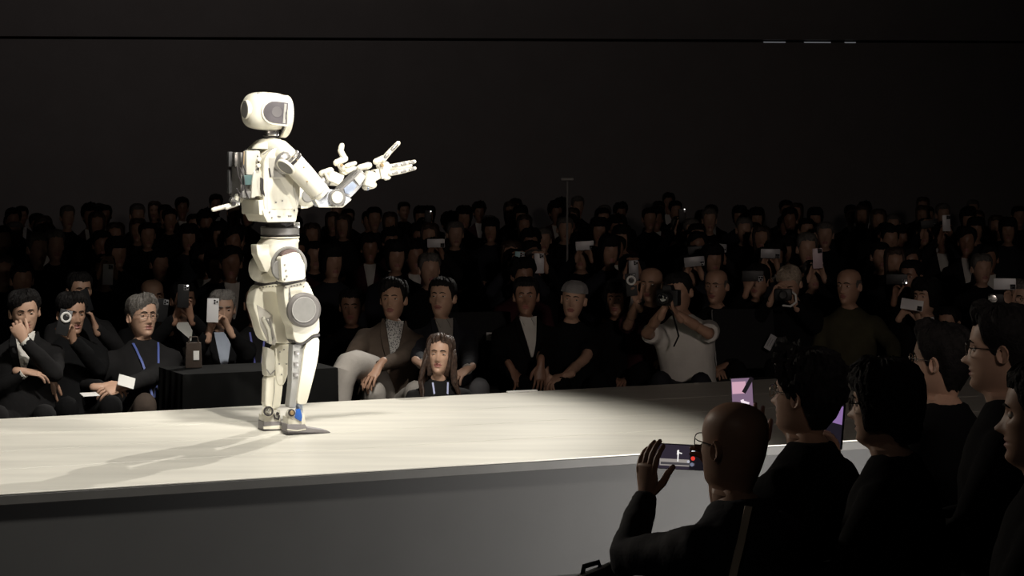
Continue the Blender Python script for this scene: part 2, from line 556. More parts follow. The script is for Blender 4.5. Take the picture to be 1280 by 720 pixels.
# backpack
pack = rbox('backpack', 299.5, 218, 0.0, 0.05, 0.185, 0.225, M_GREY, 0.008)
rbox('side_rail', 291, 218, -0.07, 0.045, 0.03, 0.215, M_DARK, 0.005, parent=pack)
for yy, hh in ((199, 0.075), (227, 0.12)):
    rbox('rail_cover', 287.2, yy, -0.062, 0.02, 0.035, hh, mat('robot_dark_grey', (0.11, 0.11, 0.115), 0.4, 0.3), 0.004, parent=pack)
rbox('rear_module', 300.5, 199.5, 0.02, 0.075, 0.045, 0.075, M_CHROME, 0.008, parent=pack)
rbox('battery_module', 314.5, 203.5, 0.09, 0.078, 0.06, 0.125, M_PALE, 0.014, parent=pack)
rprism('rear_flap', [(317, 214), (326, 211), (328.5, 222), (328.5, 236), (331.5, 247.5), (322, 245), (314, 248), (315, 228)], 0.125, 0.06, M_PALE, 0.008, pack)
rprism('flap_gap', [(327, 222), (329.5, 224), (329.5, 237), (332.5, 248.5), (329, 243), (327.2, 236)], 0.150, 0.03, M_DARK, 0.001, pack)
rbox('teal_module', 309.5, 225, 0.10, 0.05, 0.03, 0.05, mat('robot_teal_part', (0.08, 0.14, 0.14), 0.4), 0.004, parent=pack)
rbox('control_box', 309, 243, 0.09, 0.07, 0.05, 0.035, M_GREY, 0.006, parent=pack)
rbox('control_box', 303, 233, 0.05, 0.03, 0.06, 0.05, M_DARK, 0.006, parent=pack)
for pts in ([(296, 208), (298, 220), (303, 232), (301, 244)], [(300, 210), (305, 222), (306, 236), (311, 248)], [(304, 190), (303, 205), (307, 214)],
            [(322, 195), (324, 205), (322, 214)], [(296, 236), (301, 244), (299, 251)]):
    rtube('cable', [(x, y, 0.12, 0.9) for x, y in pts], M_DARK, pack, 6)
rtube('cable', [(305, 190, 0.12, 0.8), (304.5, 205, 0.12, 0.8)], M_BRONZE, pack, 6)
for x, y in ((323.5, 199), (323, 207)):
    rdisc('pack_knob', x, y, 0.135, 0.011, 0.02, M_WHITE, parent=pack, n=16)
bar = rtube('rear_handle', [(266.5, 262, 0.02, 2.7), (280, 258.5, 0.02, 2.7), (290, 255.5, 0.02, 2.5)], M_WHITE)
rtube('handle_sleeve', [(283, 260, 0.04, 2.2), (297, 255, 0.04, 2.4)], M_PALE, bar)
rbox('handle_joint', 293.5, 251.5, 0.03, 0.055, 0.04, 0.028, M_CHROME, 0.007, R_(-22), bar)
rbox('handle_joint', 298.5, 247.5, 0.03, 0.04, 0.05, 0.04, M_WHITE, 0.007, R_(-30), bar)
rdisc('handle_pivot', 292, 254.5, 0.055, 0.011, 0.02, M_DARK, parent=bar, n=16)

# right arm (nearer the camera)
adir = (RW(402, 243, 0.22) - RW(363, 200, 0.21)).normalized()
rdisc('shoulder_drum', 357, 203.5, 0.19, 0.058, 0.06, M_GREY, adir * 0.35 + RR * 0.8, bev=0.3)
ua = MB()
ua.tube([RW(360.5, 199, 0.215), RW(366, 203.5, 0.217), RW(380, 219, 0.22), RW(402, 243.5, 0.22)], [0.050, 0.056, 0.056, 0.050], 28, rnd=False)
ua_o = ua.obj('upper_arm', M_WHITE, robot)
rdisc('arm_cover', 357, 208.5, 0.255, 0.044, 0.012, M_DISC, Vector((-0.47, -0.52, -0.72)), parent=ua_o)
rring('arm_cover_rim', 357, 208.5, 0.255, 0.044, 0.050, 0.016, M_WHITE, Vector((-0.47, -0.52, -0.72)), parent=ua_o)
rring('shoulder_ring', 364.5, 202, 0.215, 0.045, 0.0615, 0.016, M_DARK, adir, parent=ua_o)
rring('shoulder_rim', 361.5, 198.5, 0.21, 0.045, 0.0605, 0.014, M_GREY, adir, parent=ua_o)
rring('arm_cuff', 398.5, 239.5, 0.22, 0.040, 0.0535, 0.012, M_PALE, adir, parent=ua_o)
for x, y in ((371, 200), (380, 209), (384, 227), (366, 196)):
    rdisc('bolt', x, y, 0.274, 0.004, 0.008, M_BRONZE, parent=ua_o, n=10)
el = rprism('elbow_bracket', [(393.5, 250), (402, 240), (413, 236.5), (426, 238), (437.5, 246), (438.5, 249.5), (428, 258.4), (398, 258.6)], 0.245, 0.06,
            mat('robot_pale_blue', (0.62, 0.66, 0.74), 0.35, 0.1), 0.006)
rdisc('elbow_disc', 421, 247.3, 0.262, 0.0445, 0.03, M_GREY, parent=el)
rdisc('elbow_cap', 421.3, 246.8, 0.278, 0.031, 0.014, M_PALE, parent=el)
rtube('bracket_edge', [(394.5, 251, 0.25, 1.2), (398.5, 258.2, 0.25, 1.2), (428, 258.3, 0.25, 1.2), (438, 249.5, 0.25, 1.2)], M_WHITE, el, 8)
rdisc('bolt', 420, 257, 0.27, 0.006, 0.01, M_WHITE, parent=el, n=10)
fa = rprism('forearm', [(423.5, 236), (447, 213), (452, 211.5), (459.5, 220), (458, 226), (449, 237), (438.5, 248), (428, 243)], 0.25, 0.075, M_GREY, 0.012)
rprism('forearm_panel', [(430, 236), (441, 226.5), (446.5, 232), (438.5, 243.5), (431.5, 241.5)], 0.256, 0.02, M_BLUEGREY, 0.003, fa)
rprism('forearm_box', [(443, 224), (451, 215.5), (458.5, 221), (449.5, 232.5)], 0.26, 0.03, mat('robot_light_grey', (0.50, 0.49, 0.46), 0.45), 0.004, fa)
rtube('forearm_edge', [(424, 236, 0.25, 1.0), (447, 213, 0.25, 1.0)], M_CHROME, fa, 6)
wr = rbox('wrist_motor', 461.5, 224, 0.24, 0.055, 0.07, 0.080, M_WHITE, 0.010, R_(-18))
rtube('wrist_roll', [(449.5, 210, 0.23, 4.3), (461, 206.8, 0.23, 4.3)], M_PALE, wr, 14)
rtube('wrist_pitch', [(457, 233.5, 0.23, 4.6), (466.5, 231.2, 0.23, 4.6)], M_WHITE, wr, 14)
rring('wrist_seal', 458.5, 233.2, 0.23, 0.010, 0.0205, 0.012, M_BLUEGREY, RW(466.5, 231, 0.23) - RW(457, 233.5, 0.23), wr, 18)
rprism('wrist_link', [(467, 213), (473.5, 210.5), (476.5, 223), (470, 226.5)], 0.25, 0.05, M_PALE, 0.006, wr)
rprism('wrist_slot', [(467.5, 214), (469, 213), (472, 221), (470.5, 222)], 0.254, 0.01, M_DARK, 0.001, wr)


def finger(base, segs, rad, r, pm, parent, pads=True):
    """base -> list of (px, py) knuckles; a tapering link per phalanx with grey finger pads"""
    pts = [base] + segs
    for i in range(len(pts) - 1):
        a, c = pts[i], pts[i + 1]
        k = 1 - 0.10 * i
        o = rtube('phalanx', [(a[0], a[1], r, rad * k), (c[0] * .93 + a[0] * .07, c[1] * .93 + a[1] * .07, r, rad * k * 0.92)], pm, parent, 12)
    if pads:
        for i in range(len(pts) - 1):
            a, c = pts[i], pts[i + 1]
            q = MB()
            A = RW(a[0] * .72 + c[0] * .28, a[1] * .72 + c[1] * .28, r + rad / RS * 0.55)
            C = RW(a[0] * .25 + c[0] * .75, a[1] * .25 + c[1] * .75, r + rad / RS * 0.55)
            q.tube([A, C], rad / RS * 0.62, 8)
            q.obj('finger_pad', M_GREY, parent)


hand = rprism('right_palm', [(474, 206), (484, 201.5), (487.5, 204), (489, 218), (485.5, 223), (477, 224)], 0.255, 0.055, M_WHITE, 0.008)
rdisc('palm_pivot', 477.5, 206.5, 0.262, 0.010, 0.012, M_BRONZE, parent=hand, n=16)
rtube('palm_nub', [(482, 223, 0.245, 2.6), (486, 222, 0.245, 2.6)], M_WHITE, hand, 10)
finger((487, 208.5), [(499, 206.2), (509, 203.8), (518.8, 202)], 3.2, 0.235, M_WHITE, hand)
finger((487.5, 217), [(499, 215.2), (509, 212.8), (519.2, 210.2)], 3.1, 0.255, M_WHITE, hand)
finger((485, 213), [(497, 211), (507, 208.8), (514, 207)], 2.8, 0.20, M_WHITE, hand, False)
rtube('thumb_base', [(470, 202, 0.24, 4.0), (479, 198, 0.24, 4.0)], M_WHITE, hand, 12)
rtube('thumb_base', [(473, 206.5, 0.24, 3.2), (472, 201, 0.24, 3.4)], M_PALE, hand, 12)
finger((479, 199.5), [(486.5, 190.5), (498.5, 178.2)], 3.6, 0.245, M_WHITE, hand)

# left arm (beyond the torso)
rtube('left_upper_arm', [(320, 197, -0.20, 13), (352, 226, -0.22, 12.5), (383, 250, -0.22, 11)], M_WHITE)
le = rprism('left_elbow_bracket', [(376, 233), (388, 230), (394, 249), (384, 259.5), (376, 260.5)], -0.20, 0.06, M_PALE, 0.006)
rtube('bracket_edge', [(377, 260, -0.2, 1.1), (383.5, 259.6, -0.2, 1.1), (393, 250.5, -0.2, 1.1)], M_WHITE, le, 8)
rdisc('elbow_disc', 384, 245, -0.185, 0.034, 0.03, M_DISC, parent=le)
rtube('left_forearm', [(386, 246, -0.22, 9), (408, 224, -0.22, 8.5)], M_GREY)
lw = rbox('left_wrist_motor', 418, 222.5, -0.2, 0.078, 0.07, 0.058, M_WHITE, 0.009, R_(-22))
rtube('wrist_roll', [(402.5, 217, -0.21, 4.6), (413, 213.4, -0.21, 4.6)], M_PALE, lw, 14)
rring('wrist_seal', 407, 222, -0.2, 0.016, 0.034, 0.014, M_PALE, RF + RU * 0.35, lw, 20)
rtube('wrist_pitch', [(413, 228.5, -0.21, 3.6), (423, 230, -0.21, 2.8)], M_WHITE, lw, 12)
lh = rprism('left_palm', [(427, 209), (437, 204.5), (444, 206), (444, 212.5), (432, 219.5), (428, 216)], -0.19, 0.055, M_WHITE, 0.007)
finger((434, 207.5), [(440, 205), (444, 204)], 3.2, -0.19, M_WHITE, lh, False)
finger((434, 214), [(440, 211.5), (444.2, 210.3)], 3.2, -0.17, M_WHITE, lh, False)
rtube('thumb_base', [(420.5, 203.5, -0.2, 4.4), (431, 198.5, -0.2, 4.4)], M_WHITE, lh, 12)
rdisc('palm_pivot', 427, 206.5, -0.175, 0.008, 0.012, M_BRONZE, parent=lh, n=14)
rtube('thumb_base', [(425, 207, -0.2, 4), (429, 212, -0.2, 4)], M_PALE, lh, 12)
finger((430.5, 198), [(425.6, 188.6), (427.4, 181.6)], 4.3, -0.2, M_WHITE, lh, False)

# waist and pelvis
rdisc('waist_joint', 349, 283, 0, 0.072, 0.05, M_DARK, RU)
wa = rdisc('waist_ring', 350, 288.8, 0, 0.0985, 0.040, M_GREY, RU, bev=0.1, n=48)
for yy, rr_ in ((284.2, 0.1005), (293.4, 0.1005)):
    rring('waist_band', 350, yy, 0, 0.085, rr_, 0.006, M_DARK, RU, wa)
rring('waist_lip', 350, 296.4, 0, 0.07, 0.1, 0.008, M_WHITE, RU, wa)
rbox('waist_bracket', 370, 281.5, 0.04, 0.035, 0.03, 0.03, M_CHROME, 0.005, parent=wa)
rtube('waist_cable', [(352, 279, 0.1, 0.9), (358, 283, 0.1, 0.9), (366, 279, 0.1, 0.9)], M_DARK, wa, 6)


def hring(px, py, r, hw, hd, n=32, e=0.7):
    c = RW(px, py, r)
    def pw(x): return math.copysign(abs(x) ** e, x)
    return [c + RF * (hw / RS * pw(math.cos(2 * PI * j / n))) + RR * (hd * pw(math.sin(2 * PI * j / n))) for j in range(n)]


pv = MB()
pv.loft([hring(350, 298, 0, 22, 0.085), hring(349, 301, 0, 24, 0.092), hring(347, 304, 0, 24.5, 0.096), hring(347, 316, 0, 24.5, 0.096),
         hring(347, 326, 0, 20, 0.085), hring(346, 338, 0, 13, 0.065), hring(345, 345, 0, 8, 0.05)])
pv_o = pv.obj('pelvis', M_WHITE, robot)
rprism('pelvis_rear_plate', [(320.5, 306), (340, 305), (345, 322), (334.5, 341), (331, 338), (321.5, 318)], 0.075, 0.10, M_WHITE, 0.008, pv_o)
lhip = MB()
lhip.sell(axes(RW(323, 336, -0.07), RF, RR, RU), 0.048, 0.062, 0.066, 0.9, 0.9, 24, 14)
lhip_o = lhip.obj('left_hip_motor', M_PALE, robot)
rtube('hip_seam', [(322, 322, -0.0, 0.8), (328, 332, 0.0, 0.8), (333, 341, 0.0, 0.8)], M_GREY, lhip_o, 6)
rprism('left_hip_link', [(327, 343), (343, 337), (347, 352), (330, 354.5)], 0.0, 0.12, M_WHITE, 0.010)
hip = rdisc('right_hip_motor', 361, 331, 0.105, 0.088, 0.075, M_GREY, bev=0.12, n=48)
rring('hip_rim', 361, 331, 0.145, 0.078, 0.094, 0.018, M_DISC, parent=hip)
rdisc('hip_inner', 352, 337, 0.15, 0.052, 0.02, M_DISC, parent=hip)
rprism('hip_dark_cap', [(352, 318), (356, 313.5), (364, 311.5), (370.5, 312.5), (372, 316), (352, 322)], 0.185, 0.05, mat('robot_dark_brown', (0.12, 0.08, 0.075), 0.45), 0.004, hip)
rprism('hip_cover', [(350.5, 323), (353, 320), (368, 315), (374.5, 316.5), (381, 330), (382.5, 346), (380, 349.5), (355, 353.5), (352, 350)], 0.195, 0.10, M_WHITE, 0.012, hip)
for x, y in ((356, 331), (357.5, 338), (358.5, 345), (356, 349)):
    rdisc('bolt', x, y, 0.197, 0.0045, 0.008, M_GREY, parent=hip, n=10)

# right leg
rprism('right_thigh_seal', [(353, 352.5), (382.5, 347), (383, 350.5), (354, 356)], 0.17, 0.11, M_DARK, 0.003)
rt = rprism('right_thigh', [(354.5, 357), (364, 355), (382.5, 350.5), (388.5, 359), (392, 368), (397.5, 380), (399.5, 400), (400, 417), (390, 418.8), (383.5, 425), (377, 429), (369.5, 427.5),
            (366.5, 420), (366, 410), (361, 400), (357.5, 385), (355, 370)], 0.155, 0.125, M_WHITE, 0.020, seg=3)
for x, y in ((364.5, 358), (368, 357.2), (372, 356.3), (376, 355.5), (357.5, 359.6), (380, 358)):
    rdisc('bolt', x, y, 0.157, 0.0035, 0.008, M_GREY, parent=rt, n=8)
rprism('thigh_groove', [(361, 360), (362.5, 359.5), (364, 372), (361.5, 380), (360.5, 380)], 0.1565, 0.01, M_GREY, 0.001, rt)
kn = rdisc('knee_disc', 379.5, 387.4, 0.178, 0.0885, 0.05, mat('robot_knee_rim', (0.15, 0.14, 0.135), 0.5, 0.1), bev=0.25, n=56)
rdisc('knee_cap', 379.8, 387.2, 0.2045, 0.066, 0.012, M_DISC, parent=kn, n=48)
rring('knee_line', 379.8, 387.2, 0.2075, 0.060, 0.0645, 0.008, mat('robot_knee_line', (0.30, 0.29, 0.28), 0.4), parent=kn, n=48)
rprism('right_knee_seal', [(367.5, 425.5), (370, 429.5), (377, 432), (384.5, 428), (391, 421.8), (400, 420.2), (400, 417), (390, 418.5), (383.5, 424.5), (377, 428.5)], 0.150, 0.11, M_DARK, 0.002)
sh = rprism('right_shin', [(381, 431), (391, 423), (399.5, 421.5), (398.8, 440), (396.4, 455), (389.5, 483), (384, 503), (382, 506), (372, 505.5), (371.5, 500), (376.5, 465)], 0.15, 0.10, M_WHITE, 0.016, seg=3)
rprism('right_calf', [(366, 430), (380.5, 430), (378, 465), (371.5, 505), (370, 511), (361, 510), (364.5, 480), (365, 456)], 0.13, 0.075, mat('robot_calf_grey', (0.42, 0.42, 0.41), 0.5, 0.1), 0.012)
for y in (441, 455, 468):
    rbox('calf_bracket', 369.5 - (y - 440) * 0.05, y, 0.12, 0.022, 0.05, 0.02, M_GREY, 0.003)
rtube('right_shank', [(374, 504, 0.10, 4.6), (374, 522, 0.10, 4.4)], mat('robot_pale_blue2', (0.60, 0.68, 0.82), 0.35, 0.1), rnd=False)
ra = rdisc('right_ankle', 365, 518.5, 0.12, 0.028, 0.06, M_PALE)
rdisc('ankle_ring', 364.5, 516, 0.155, 0.018, 0.014, M_DARK, parent=ra, n=20)
rdisc('ankle_bolt', 364.8, 516, 0.165, 0.011, 0.012, M_BRONZE, parent=ra, n=16)
rprism('ankle_link', [(370.5, 513), (375.5, 511), (378, 521), (377, 527), (371, 524), (368.5, 522)], 0.155, 0.03, M_BLUE, 0.003, ra)
rprism('ankle_guard', [(378, 516), (381, 517.5), (382.5, 530), (377, 531), (377, 524)], 0.15, 0.06, M_WHITE, 0.004, ra)
rprism('ankle_block', [(360.5, 521), (371, 523), (378, 527), (379.5, 531.5), (360, 531.5)], 0.145, 0.09, M_WHITE, 0.006, ra)
rf = rprism('right_foot', [(359.4, 530.5), (381.5, 530.5), (384, 534.2), (409, 538), (413, 540), (412.8, 541.2), (359.2, 540.4)], 0.15, 0.095, mat('robot_foot_grey', (0.24, 0.225, 0.23), 0.6), 0.005)
rprism('foot_stripe', [(359.2, 536.2), (372, 537.8), (382, 535.8), (383, 537), (372, 539.2), (359.2, 537.8)], 0.1525, 0.01, M_WHITE, 0.001, rf)
rprism('foot_sole', [(359.0, 540.4), (412.8, 541.2), (411, 543.2), (359.4, 543.2)], 0.152, 0.10, M_DARK, 0.002, rf)

# left leg
rprism('left_thigh_seal', [(326, 354.5), (349.5, 350.8), (350, 354), (326.5, 358)], -0.04, 0.11, M_DARK, 0.003)
lt = rprism('left_thigh', [(321, 361), (327, 356.5), (350, 354.5), (352, 368), (355.5, 385), (360, 402), (364, 418), (365.5, 429), (349.5, 429.5), (338, 428.5), (330, 424), (325.5, 412),
            (322, 398), (316.5, 382), (318, 372)], -0.04, 0.125, M_WHITE, 0.018, seg=3)
rc = rprism('thigh_recess', [(321, 381), (333, 388), (341, 394), (340.8, 408), (345.5, 426), (344, 432), (336, 429), (326, 408)], -0.036, 0.04, mat('robot_recess2', (0.40, 0.38, 0.35), 0.6), 0.003, lt)
rtube('recess_strut', [(329, 398, -0.03, 2.6), (336, 412, -0.03, 2.4), (338, 428, -0.03, 2.2)], M_PALE, lt, 10)
rtube('recess_strut', [(335, 400, -0.03, 1.6), (341, 422, -0.03, 1.6)], M_GREY, lt, 8)
rprism('recess_block', [(328, 398), (339, 397), (339.5, 408), (331, 407)], -0.030, 0.02, M_GREY, 0.003, lt)
for x, y in ((325, 360.2), (329, 359.2), (333, 358.6), (337, 358.2), (341, 358), (345, 357.8), (348, 357.8)):
    rdisc('bolt', x, y, -0.038, 0.0035, 0.008, M_GREY, parent=lt, n=8)
rdisc('left_knee', 352, 392, -0.17, 0.085, 0.05, M_DISC, n=40)
rprism('knee_strut', [(359, 398), (366, 402), (368, 425), (366, 430), (362, 425)], 0.02, 0.05, M_GREY, 0.006)
rprism('left_calf', [(334, 434), (343, 438), (345, 450), (343.5, 470), (334, 471), (332.5, 455)], -0.045, 0.085, M_PALE, 0.010)
rtube('calf_hoop', [(333.5, 462, -0.04, 0.8), (338, 468, -0.04, 0.8), (343.5, 463, -0.04, 0.8)], M_GREY, None, 6)
rprism('left_shin', [(345, 431), (366, 430), (368, 436), (366.5, 450), (361, 464), (355.5, 481), (350, 482.5), (345.5, 478), (344, 455)], -0.05, 0.10, M_WHITE, 0.014, seg=3)
rprism('left_shank', [(333, 470), (344, 468), (354.5, 480), (352.5, 496), (350.5, 512), (331.5, 511), (332.5, 490)], -0.055, 0.075, M_WHITE, 0.014, seg=3)
rtube('shank_seam', [(343.5, 472, -0.05, 0.8), (343, 490, -0.05, 0.8), (340.5, 508, -0.05, 0.8)], M_PALE, None, 6)
for x, y in ((350, 440), (355, 437), (361, 441), (349, 455), (358, 455), (352, 468)):
    rdisc('bolt', x, y, -0.048, 0.0035, 0.008, M_GREY, n=8)
la = rdisc('left_ankle', 335, 514, -0.06, 0.027, 0.06, M_WHITE)
rring('ankle_ring', 335.5, 514, -0.028, 0.019, 0.026, 0.014, M_DARK, parent=la, n=20)
rdisc('ankle_bolt', 335.5, 514, -0.024, 0.010, 0.012, M_CHROME, parent=la, n=14)
rprism('ankle_block', [(330, 519), (342, 513), (350.5, 512), (351.5, 528), (330.5, 528)], -0.055, 0.09, M_PALE, 0.006, la)
rtube('ankle_hook', [(342, 517, -0.05, 1.2), (344, 523, -0.05, 1.2), (348, 524, -0.05, 1.2), (349, 520, -0.05, 1.2)], M_DARK, la, 8)
rdisc('ankle_eye', 347, 517, -0.05, 0.008, 0.012, M_DARK, parent=la, n=12)
lf = rprism('left_foot', [(330, 527), (351, 526.5), (354, 531), (380, 535), (386, 537.5), (385.5, 538.4), (329.8, 537.6)], -0.055, 0.095, mat('robot_foot_grey', (0.24, 0.225, 0.23), 0.6), 0.005)
rprism('foot_stripe', [(329.5, 533.2), (350, 531.5), (358, 533.5), (359, 536.4), (329.6, 536.4)], -0.052, 0.01, M_WHITE, 0.001, lf)
rprism('foot_sole', [(329.8, 537.4), (385.5, 538.2), (384, 539.6), (330, 539.6)], -0.052, 0.10, M_DARK, 0.002, lf)

# ------------------------------------------------------------------ people
SKIN = {
    'light': mat('skin_light', (0.50, 0.31, 0.22), 0.5, var=0.07, scale=20),
    'mid': mat('skin_mid', (0.40, 0.235, 0.16), 0.5, var=0.07, scale=20),
    'tan': mat('skin_tan', (0.30, 0.165, 0.11), 0.45, var=0.08, scale=20),
}
LIPS = mat('lips', (0.32, 0.13, 0.11), 0.45)
HAIRM = {
    'black': mat('hair_black', (0.010, 0.009, 0.009), 0.7, var=0.4, scale=60, spec=0.12, bump=0.5, bscale=140),
    'brown': mat('hair_brown', (0.045, 0.026, 0.018), 0.5, var=0.5, scale=60, spec=0.35, bump=0.5, bscale=140),
    'grey': mat('hair_grey', (0.12, 0.11, 0.10), 0.55, var=0.4, scale=60, spec=0.3, bump=0.5, bscale=140),
    'silver': mat('hair_silver', (0.22, 0.205, 0.19), 0.55, var=0.25, scale=60, spec=0.3, bump=0.5, bscale=140),
    'fair': mat('hair_fair', (0.38, 0.31, 0.24), 0.55, var=0.3, scale=60, spec=0.3, bump=0.5, bscale=140),
}
CLOTH = {
    'black': mat('cloth_black', (0.005, 0.005, 0.0055), 0.95, var=0.2, bump=0.15, spec=0.15),
    'navy': mat('cloth_navy', (0.008, 0.009, 0.015), 0.85, var=0.2, bump=0.15),
    'charcoal': mat('cloth_charcoal', (0.011, 0.0105, 0.011), 0.95, var=0.2, bump=0.15, spec=0.15),
    'brown': mat('cloth_brown', (0.075, 0.055, 0.042), 0.95, var=0.2, bump=0.15, spec=0.15),
    'taupe': mat('cloth_taupe', (0.06, 0.045, 0.037), 0.95, var=0.2, bump=0.15, spec=0.15),
    'olive': mat('cloth_olive', (0.05, 0.046, 0.026), 0.95, var=0.2, bump=0.15, spec=0.15),
    'white': mat('cloth_white', (0.62, 0.60, 0.56), 0.85, var=0.06, bump=0.15),
    'cream': mat('cloth_cream', (0.30, 0.275, 0.25), 0.85, var=0.08, bump=0.15),
    'paleblue': mat('cloth_pale_blue', (0.34, 0.38, 0.46), 0.85, var=0.08, bump=0.1),
    'grey': mat('cloth_grey', (0.16, 0.16, 0.17), 0.9, var=0.15, bump=0.15),
    'wine': mat('cloth_wine', (0.05, 0.016, 0.02), 0.95, var=0.2, bump=0.15, spec=0.15),
    'check': plaid('cloth_patterned', (0.05, 0.05, 0.055), (0.42, 0.40, 0.38), 110),
}
M_SHOE = mat('shoe_black', (0.012, 0.011, 0.011), 0.35)

# face profile rows: z, half width, front, back (metres, head centre at 0, faces -Y)
HROWS = [(-0.26, 0.085, 0.050, 0.080), (-0.20, 0.058, 0.040, 0.068), (-0.160, 0.052, 0.040, 0.064), (-0.130, 0.050, 0.052, 0.064), (-0.117, 0.034, 0.077, 0.065),
         (-0.108, 0.040, 0.086, 0.068), (-0.096, 0.047, 0.0895, 0.072), (-0.080, 0.054, 0.0895, 0.077), (-0.060, 0.060, 0.090, 0.084), (-0.040, 0.065, 0.0905, 0.090), (-0.015, 0.070, 0.090, 0.097),
         (0.015, 0.0735, 0.090, 0.101), (0.045, 0.0755, 0.090, 0.102), (0.070, 0.0735, 0.083, 0.098), (0.090, 0.066, 0.069, 0.087), (0.105, 0.052, 0.051, 0.068), (0.114, 0.034, 0.033, 0.045),
         (0.118, 0.016, 0.015, 0.02)]


def hrow(z):
    R = HROWS
    if z <= R[0][0]: return R[0][1:]
    for a, b in zip(R, R[1:]):
        if z <= b[0]:
            t = (z - a[0]) / (b[0] - a[0])
            return tuple(a[i] * (1 - t) + b[i] * t for i in (1, 2, 3))
    return R[-1][1:]


def g2(dx, sx, dz, sz):
    return math.exp(-(dx / sx) ** 2 - (dz / sz) ** 2)


def hpoint(t, z, wide=1.0, nose=1.0, off=0.0):
    """point on the head; t = angle from the face front"""
    w, f, b = hrow(z)
    w = w * wide + off
    c, s = math.cos(t), math.sin(t)
    e = 0.94
    x = w * math.copysign(abs(s) ** e, s)
    y = -(f + off) * math.copysign(abs(c) ** e, c) if c > 0 else (b + off) * math.copysign(abs(c) ** e, -c)
    if c > 0.1 and off == 0:
        ax = abs(x)
        d = 0.0
        if z < 0.02:
            tip = 0.020 * g2(x, 0.0125, z + 0.032, 0.012) + 0.010 * g2(ax - 0.012, 0.008, z + 0.038, 0.008)
            ridge = 0.0135 * math.exp(-(x / 0.009) ** 2) * smoothstep(0.024, -0.028, z) * smoothstep(-0.048, -0.036, z)
            d += (tip * 0.7 + ridge) * nose
        d -= 0.013 * g2(ax - 0.031, 0.0165, z - 0.006, 0.012)
        d += 0.005 * g2(ax - 0.028, 0.022, z - 0.029, 0.008)
        d += 0.004 * g2(ax - 0.046, 0.016, z + 0.018, 0.016)
        d += 0.0055 * g2(x, 0.022, z + 0.057, 0.0055) + 0.006 * g2(x, 0.018, z + 0.071, 0.006)
        d -= 0.0045 * g2(x, 0.026, z + 0.064, 0.003)
        d -= 0.003 * g2(x, 0.02, z + 0.083, 0.006)
        d += 0.005 * g2(x, 0.02, z + 0.103, 0.011)
        y -= d
    return Vector((x, y, z))


_zs = [-0.26, -0.225, -0.19, -0.165, -0.145, -0.130, -0.120, -0.112, -0.104, -0.097, -0.090, -0.083, -0.077, -0.072, -0.068, -0.064, -0.060, -0.056, -0.051, -0.046,
       -0.041, -0.036, -0.031, -0.025, -0.018, -0.011, -0.004, 0.003, 0.009, 0.015, 0.022, 0.029, 0.037, 0.047, 0.058, 0.069, 0.079, 0.088, 0.096, 0.103, 0.109, 0.114, 0.117, 0.1182]


def head_T(hc, yaw, pitch, roll, S):
    """returns mapping of head-local points into person-local, bending at the neck"""
    def f(p):
        w = smoothstep(-0.25, -0.125, p.z)
        piv = Vector((0, 0.012, -0.125))
        q = Euler((pitch * w, roll * w, yaw * w), 'XYZ').to_matrix() @ (p - piv) + piv
        return hc + q * S
    return f


def build_head(mb, T, wide=1.0, nose=1.0, lo=False, ears=True, neck=True):
    n = 28 if lo else 44
    zs = _zs[::2] + [0.1182] if lo else _zs
    if not neck: zs = [z for z in zs if z > -0.17]
    ts = []
    for j in range(n):
        u = -1 + 2 * j / n
        ts.append(PI * math.copysign(abs(u) ** 1.35, u))
    rows = [[hpoint(t, z, wide, nose) for t in ts] for z in zs]
    k = len(mb.v)
    fs, ms = [], []
    for i in range(len(zs) - 1):
        for j in range(n):
            a, b = i * n + j, i * n + (j + 1) % n
            f = [a, b, b + n, a + n]
            fs.append(f)
            zc = (zs[i] + zs[i + 1]) / 2
            xc = (rows[i][j].x + rows[i][(j + 1) % n].x) / 2
            ms.append(1 if (rows[i][j].y < -0.06 and -0.076 < zc < -0.0515 and abs(xc) < 0.024 - abs(zc + 0.064) * 0.7) else 0)
    vs = [T(p) for r in rows for p in r]
    fs.append([(len(zs) - 1) * n + j for j in range(n)]); ms.append(0)
    for f, m in zip(fs, ms):
        mb.f.append([q + k for q in f]); mb.m.append(m)
    mb.v.extend(vs)
    if ears:
        for s in (-1, 1):
            def E(p): return T(p)
            nn = 12
            rings = []
            for (sc, dx) in ((1.0, 0.0), (1.0, 0.010), (0.86, 0.014), (0.6, 0.008), (0.2, 0.006)):
                ring = []
                for q in range(nn):
                    a = 2 * PI * q / nn
                    ex = 0.018 * math.cos(a) * sc
                    ez = (0.031 if math.sin(a) > 0 else 0.027) * math.sin(a) * sc
                    flare = 0.007 * (1 if ex > 0 else 0.2) * (dx > 0)
                    ring.append(E(Vector((s * (0.0685 * wide + dx + flare), 0.010 + ex, -0.008 + ez))))
                rings.append(ring)
            mb.loft(rings, 0, cap=True)


def build_eyes(T, parent, closed=False):
    for s in (-1, 1):
        q = MB()
        def ring(th, r, n=10):
            return [Vector((r * math.sin(th) * math.cos(2 * PI * j / n), -r * math.cos(th), r * math.sin(th) * math.sin(2 * PI * j / n))) for j in range(n)]
        c = Vector((s * 0.031, -0.0690, 0.006))
        ths = [0.02, 0.28, 0.55, 0.85, 1.3, 1.9]
        R = [[T(c + p) for p in ring(t, 0.0118)] for t in ths]
        n = 10
        for i in range(len(R) - 1):
            q.loft([R[i], R[i + 1]], 1 if i < 2 else 0, cap=(i == 0))
        q.obj('eye', [M_EYEW, M_EYED], parent)


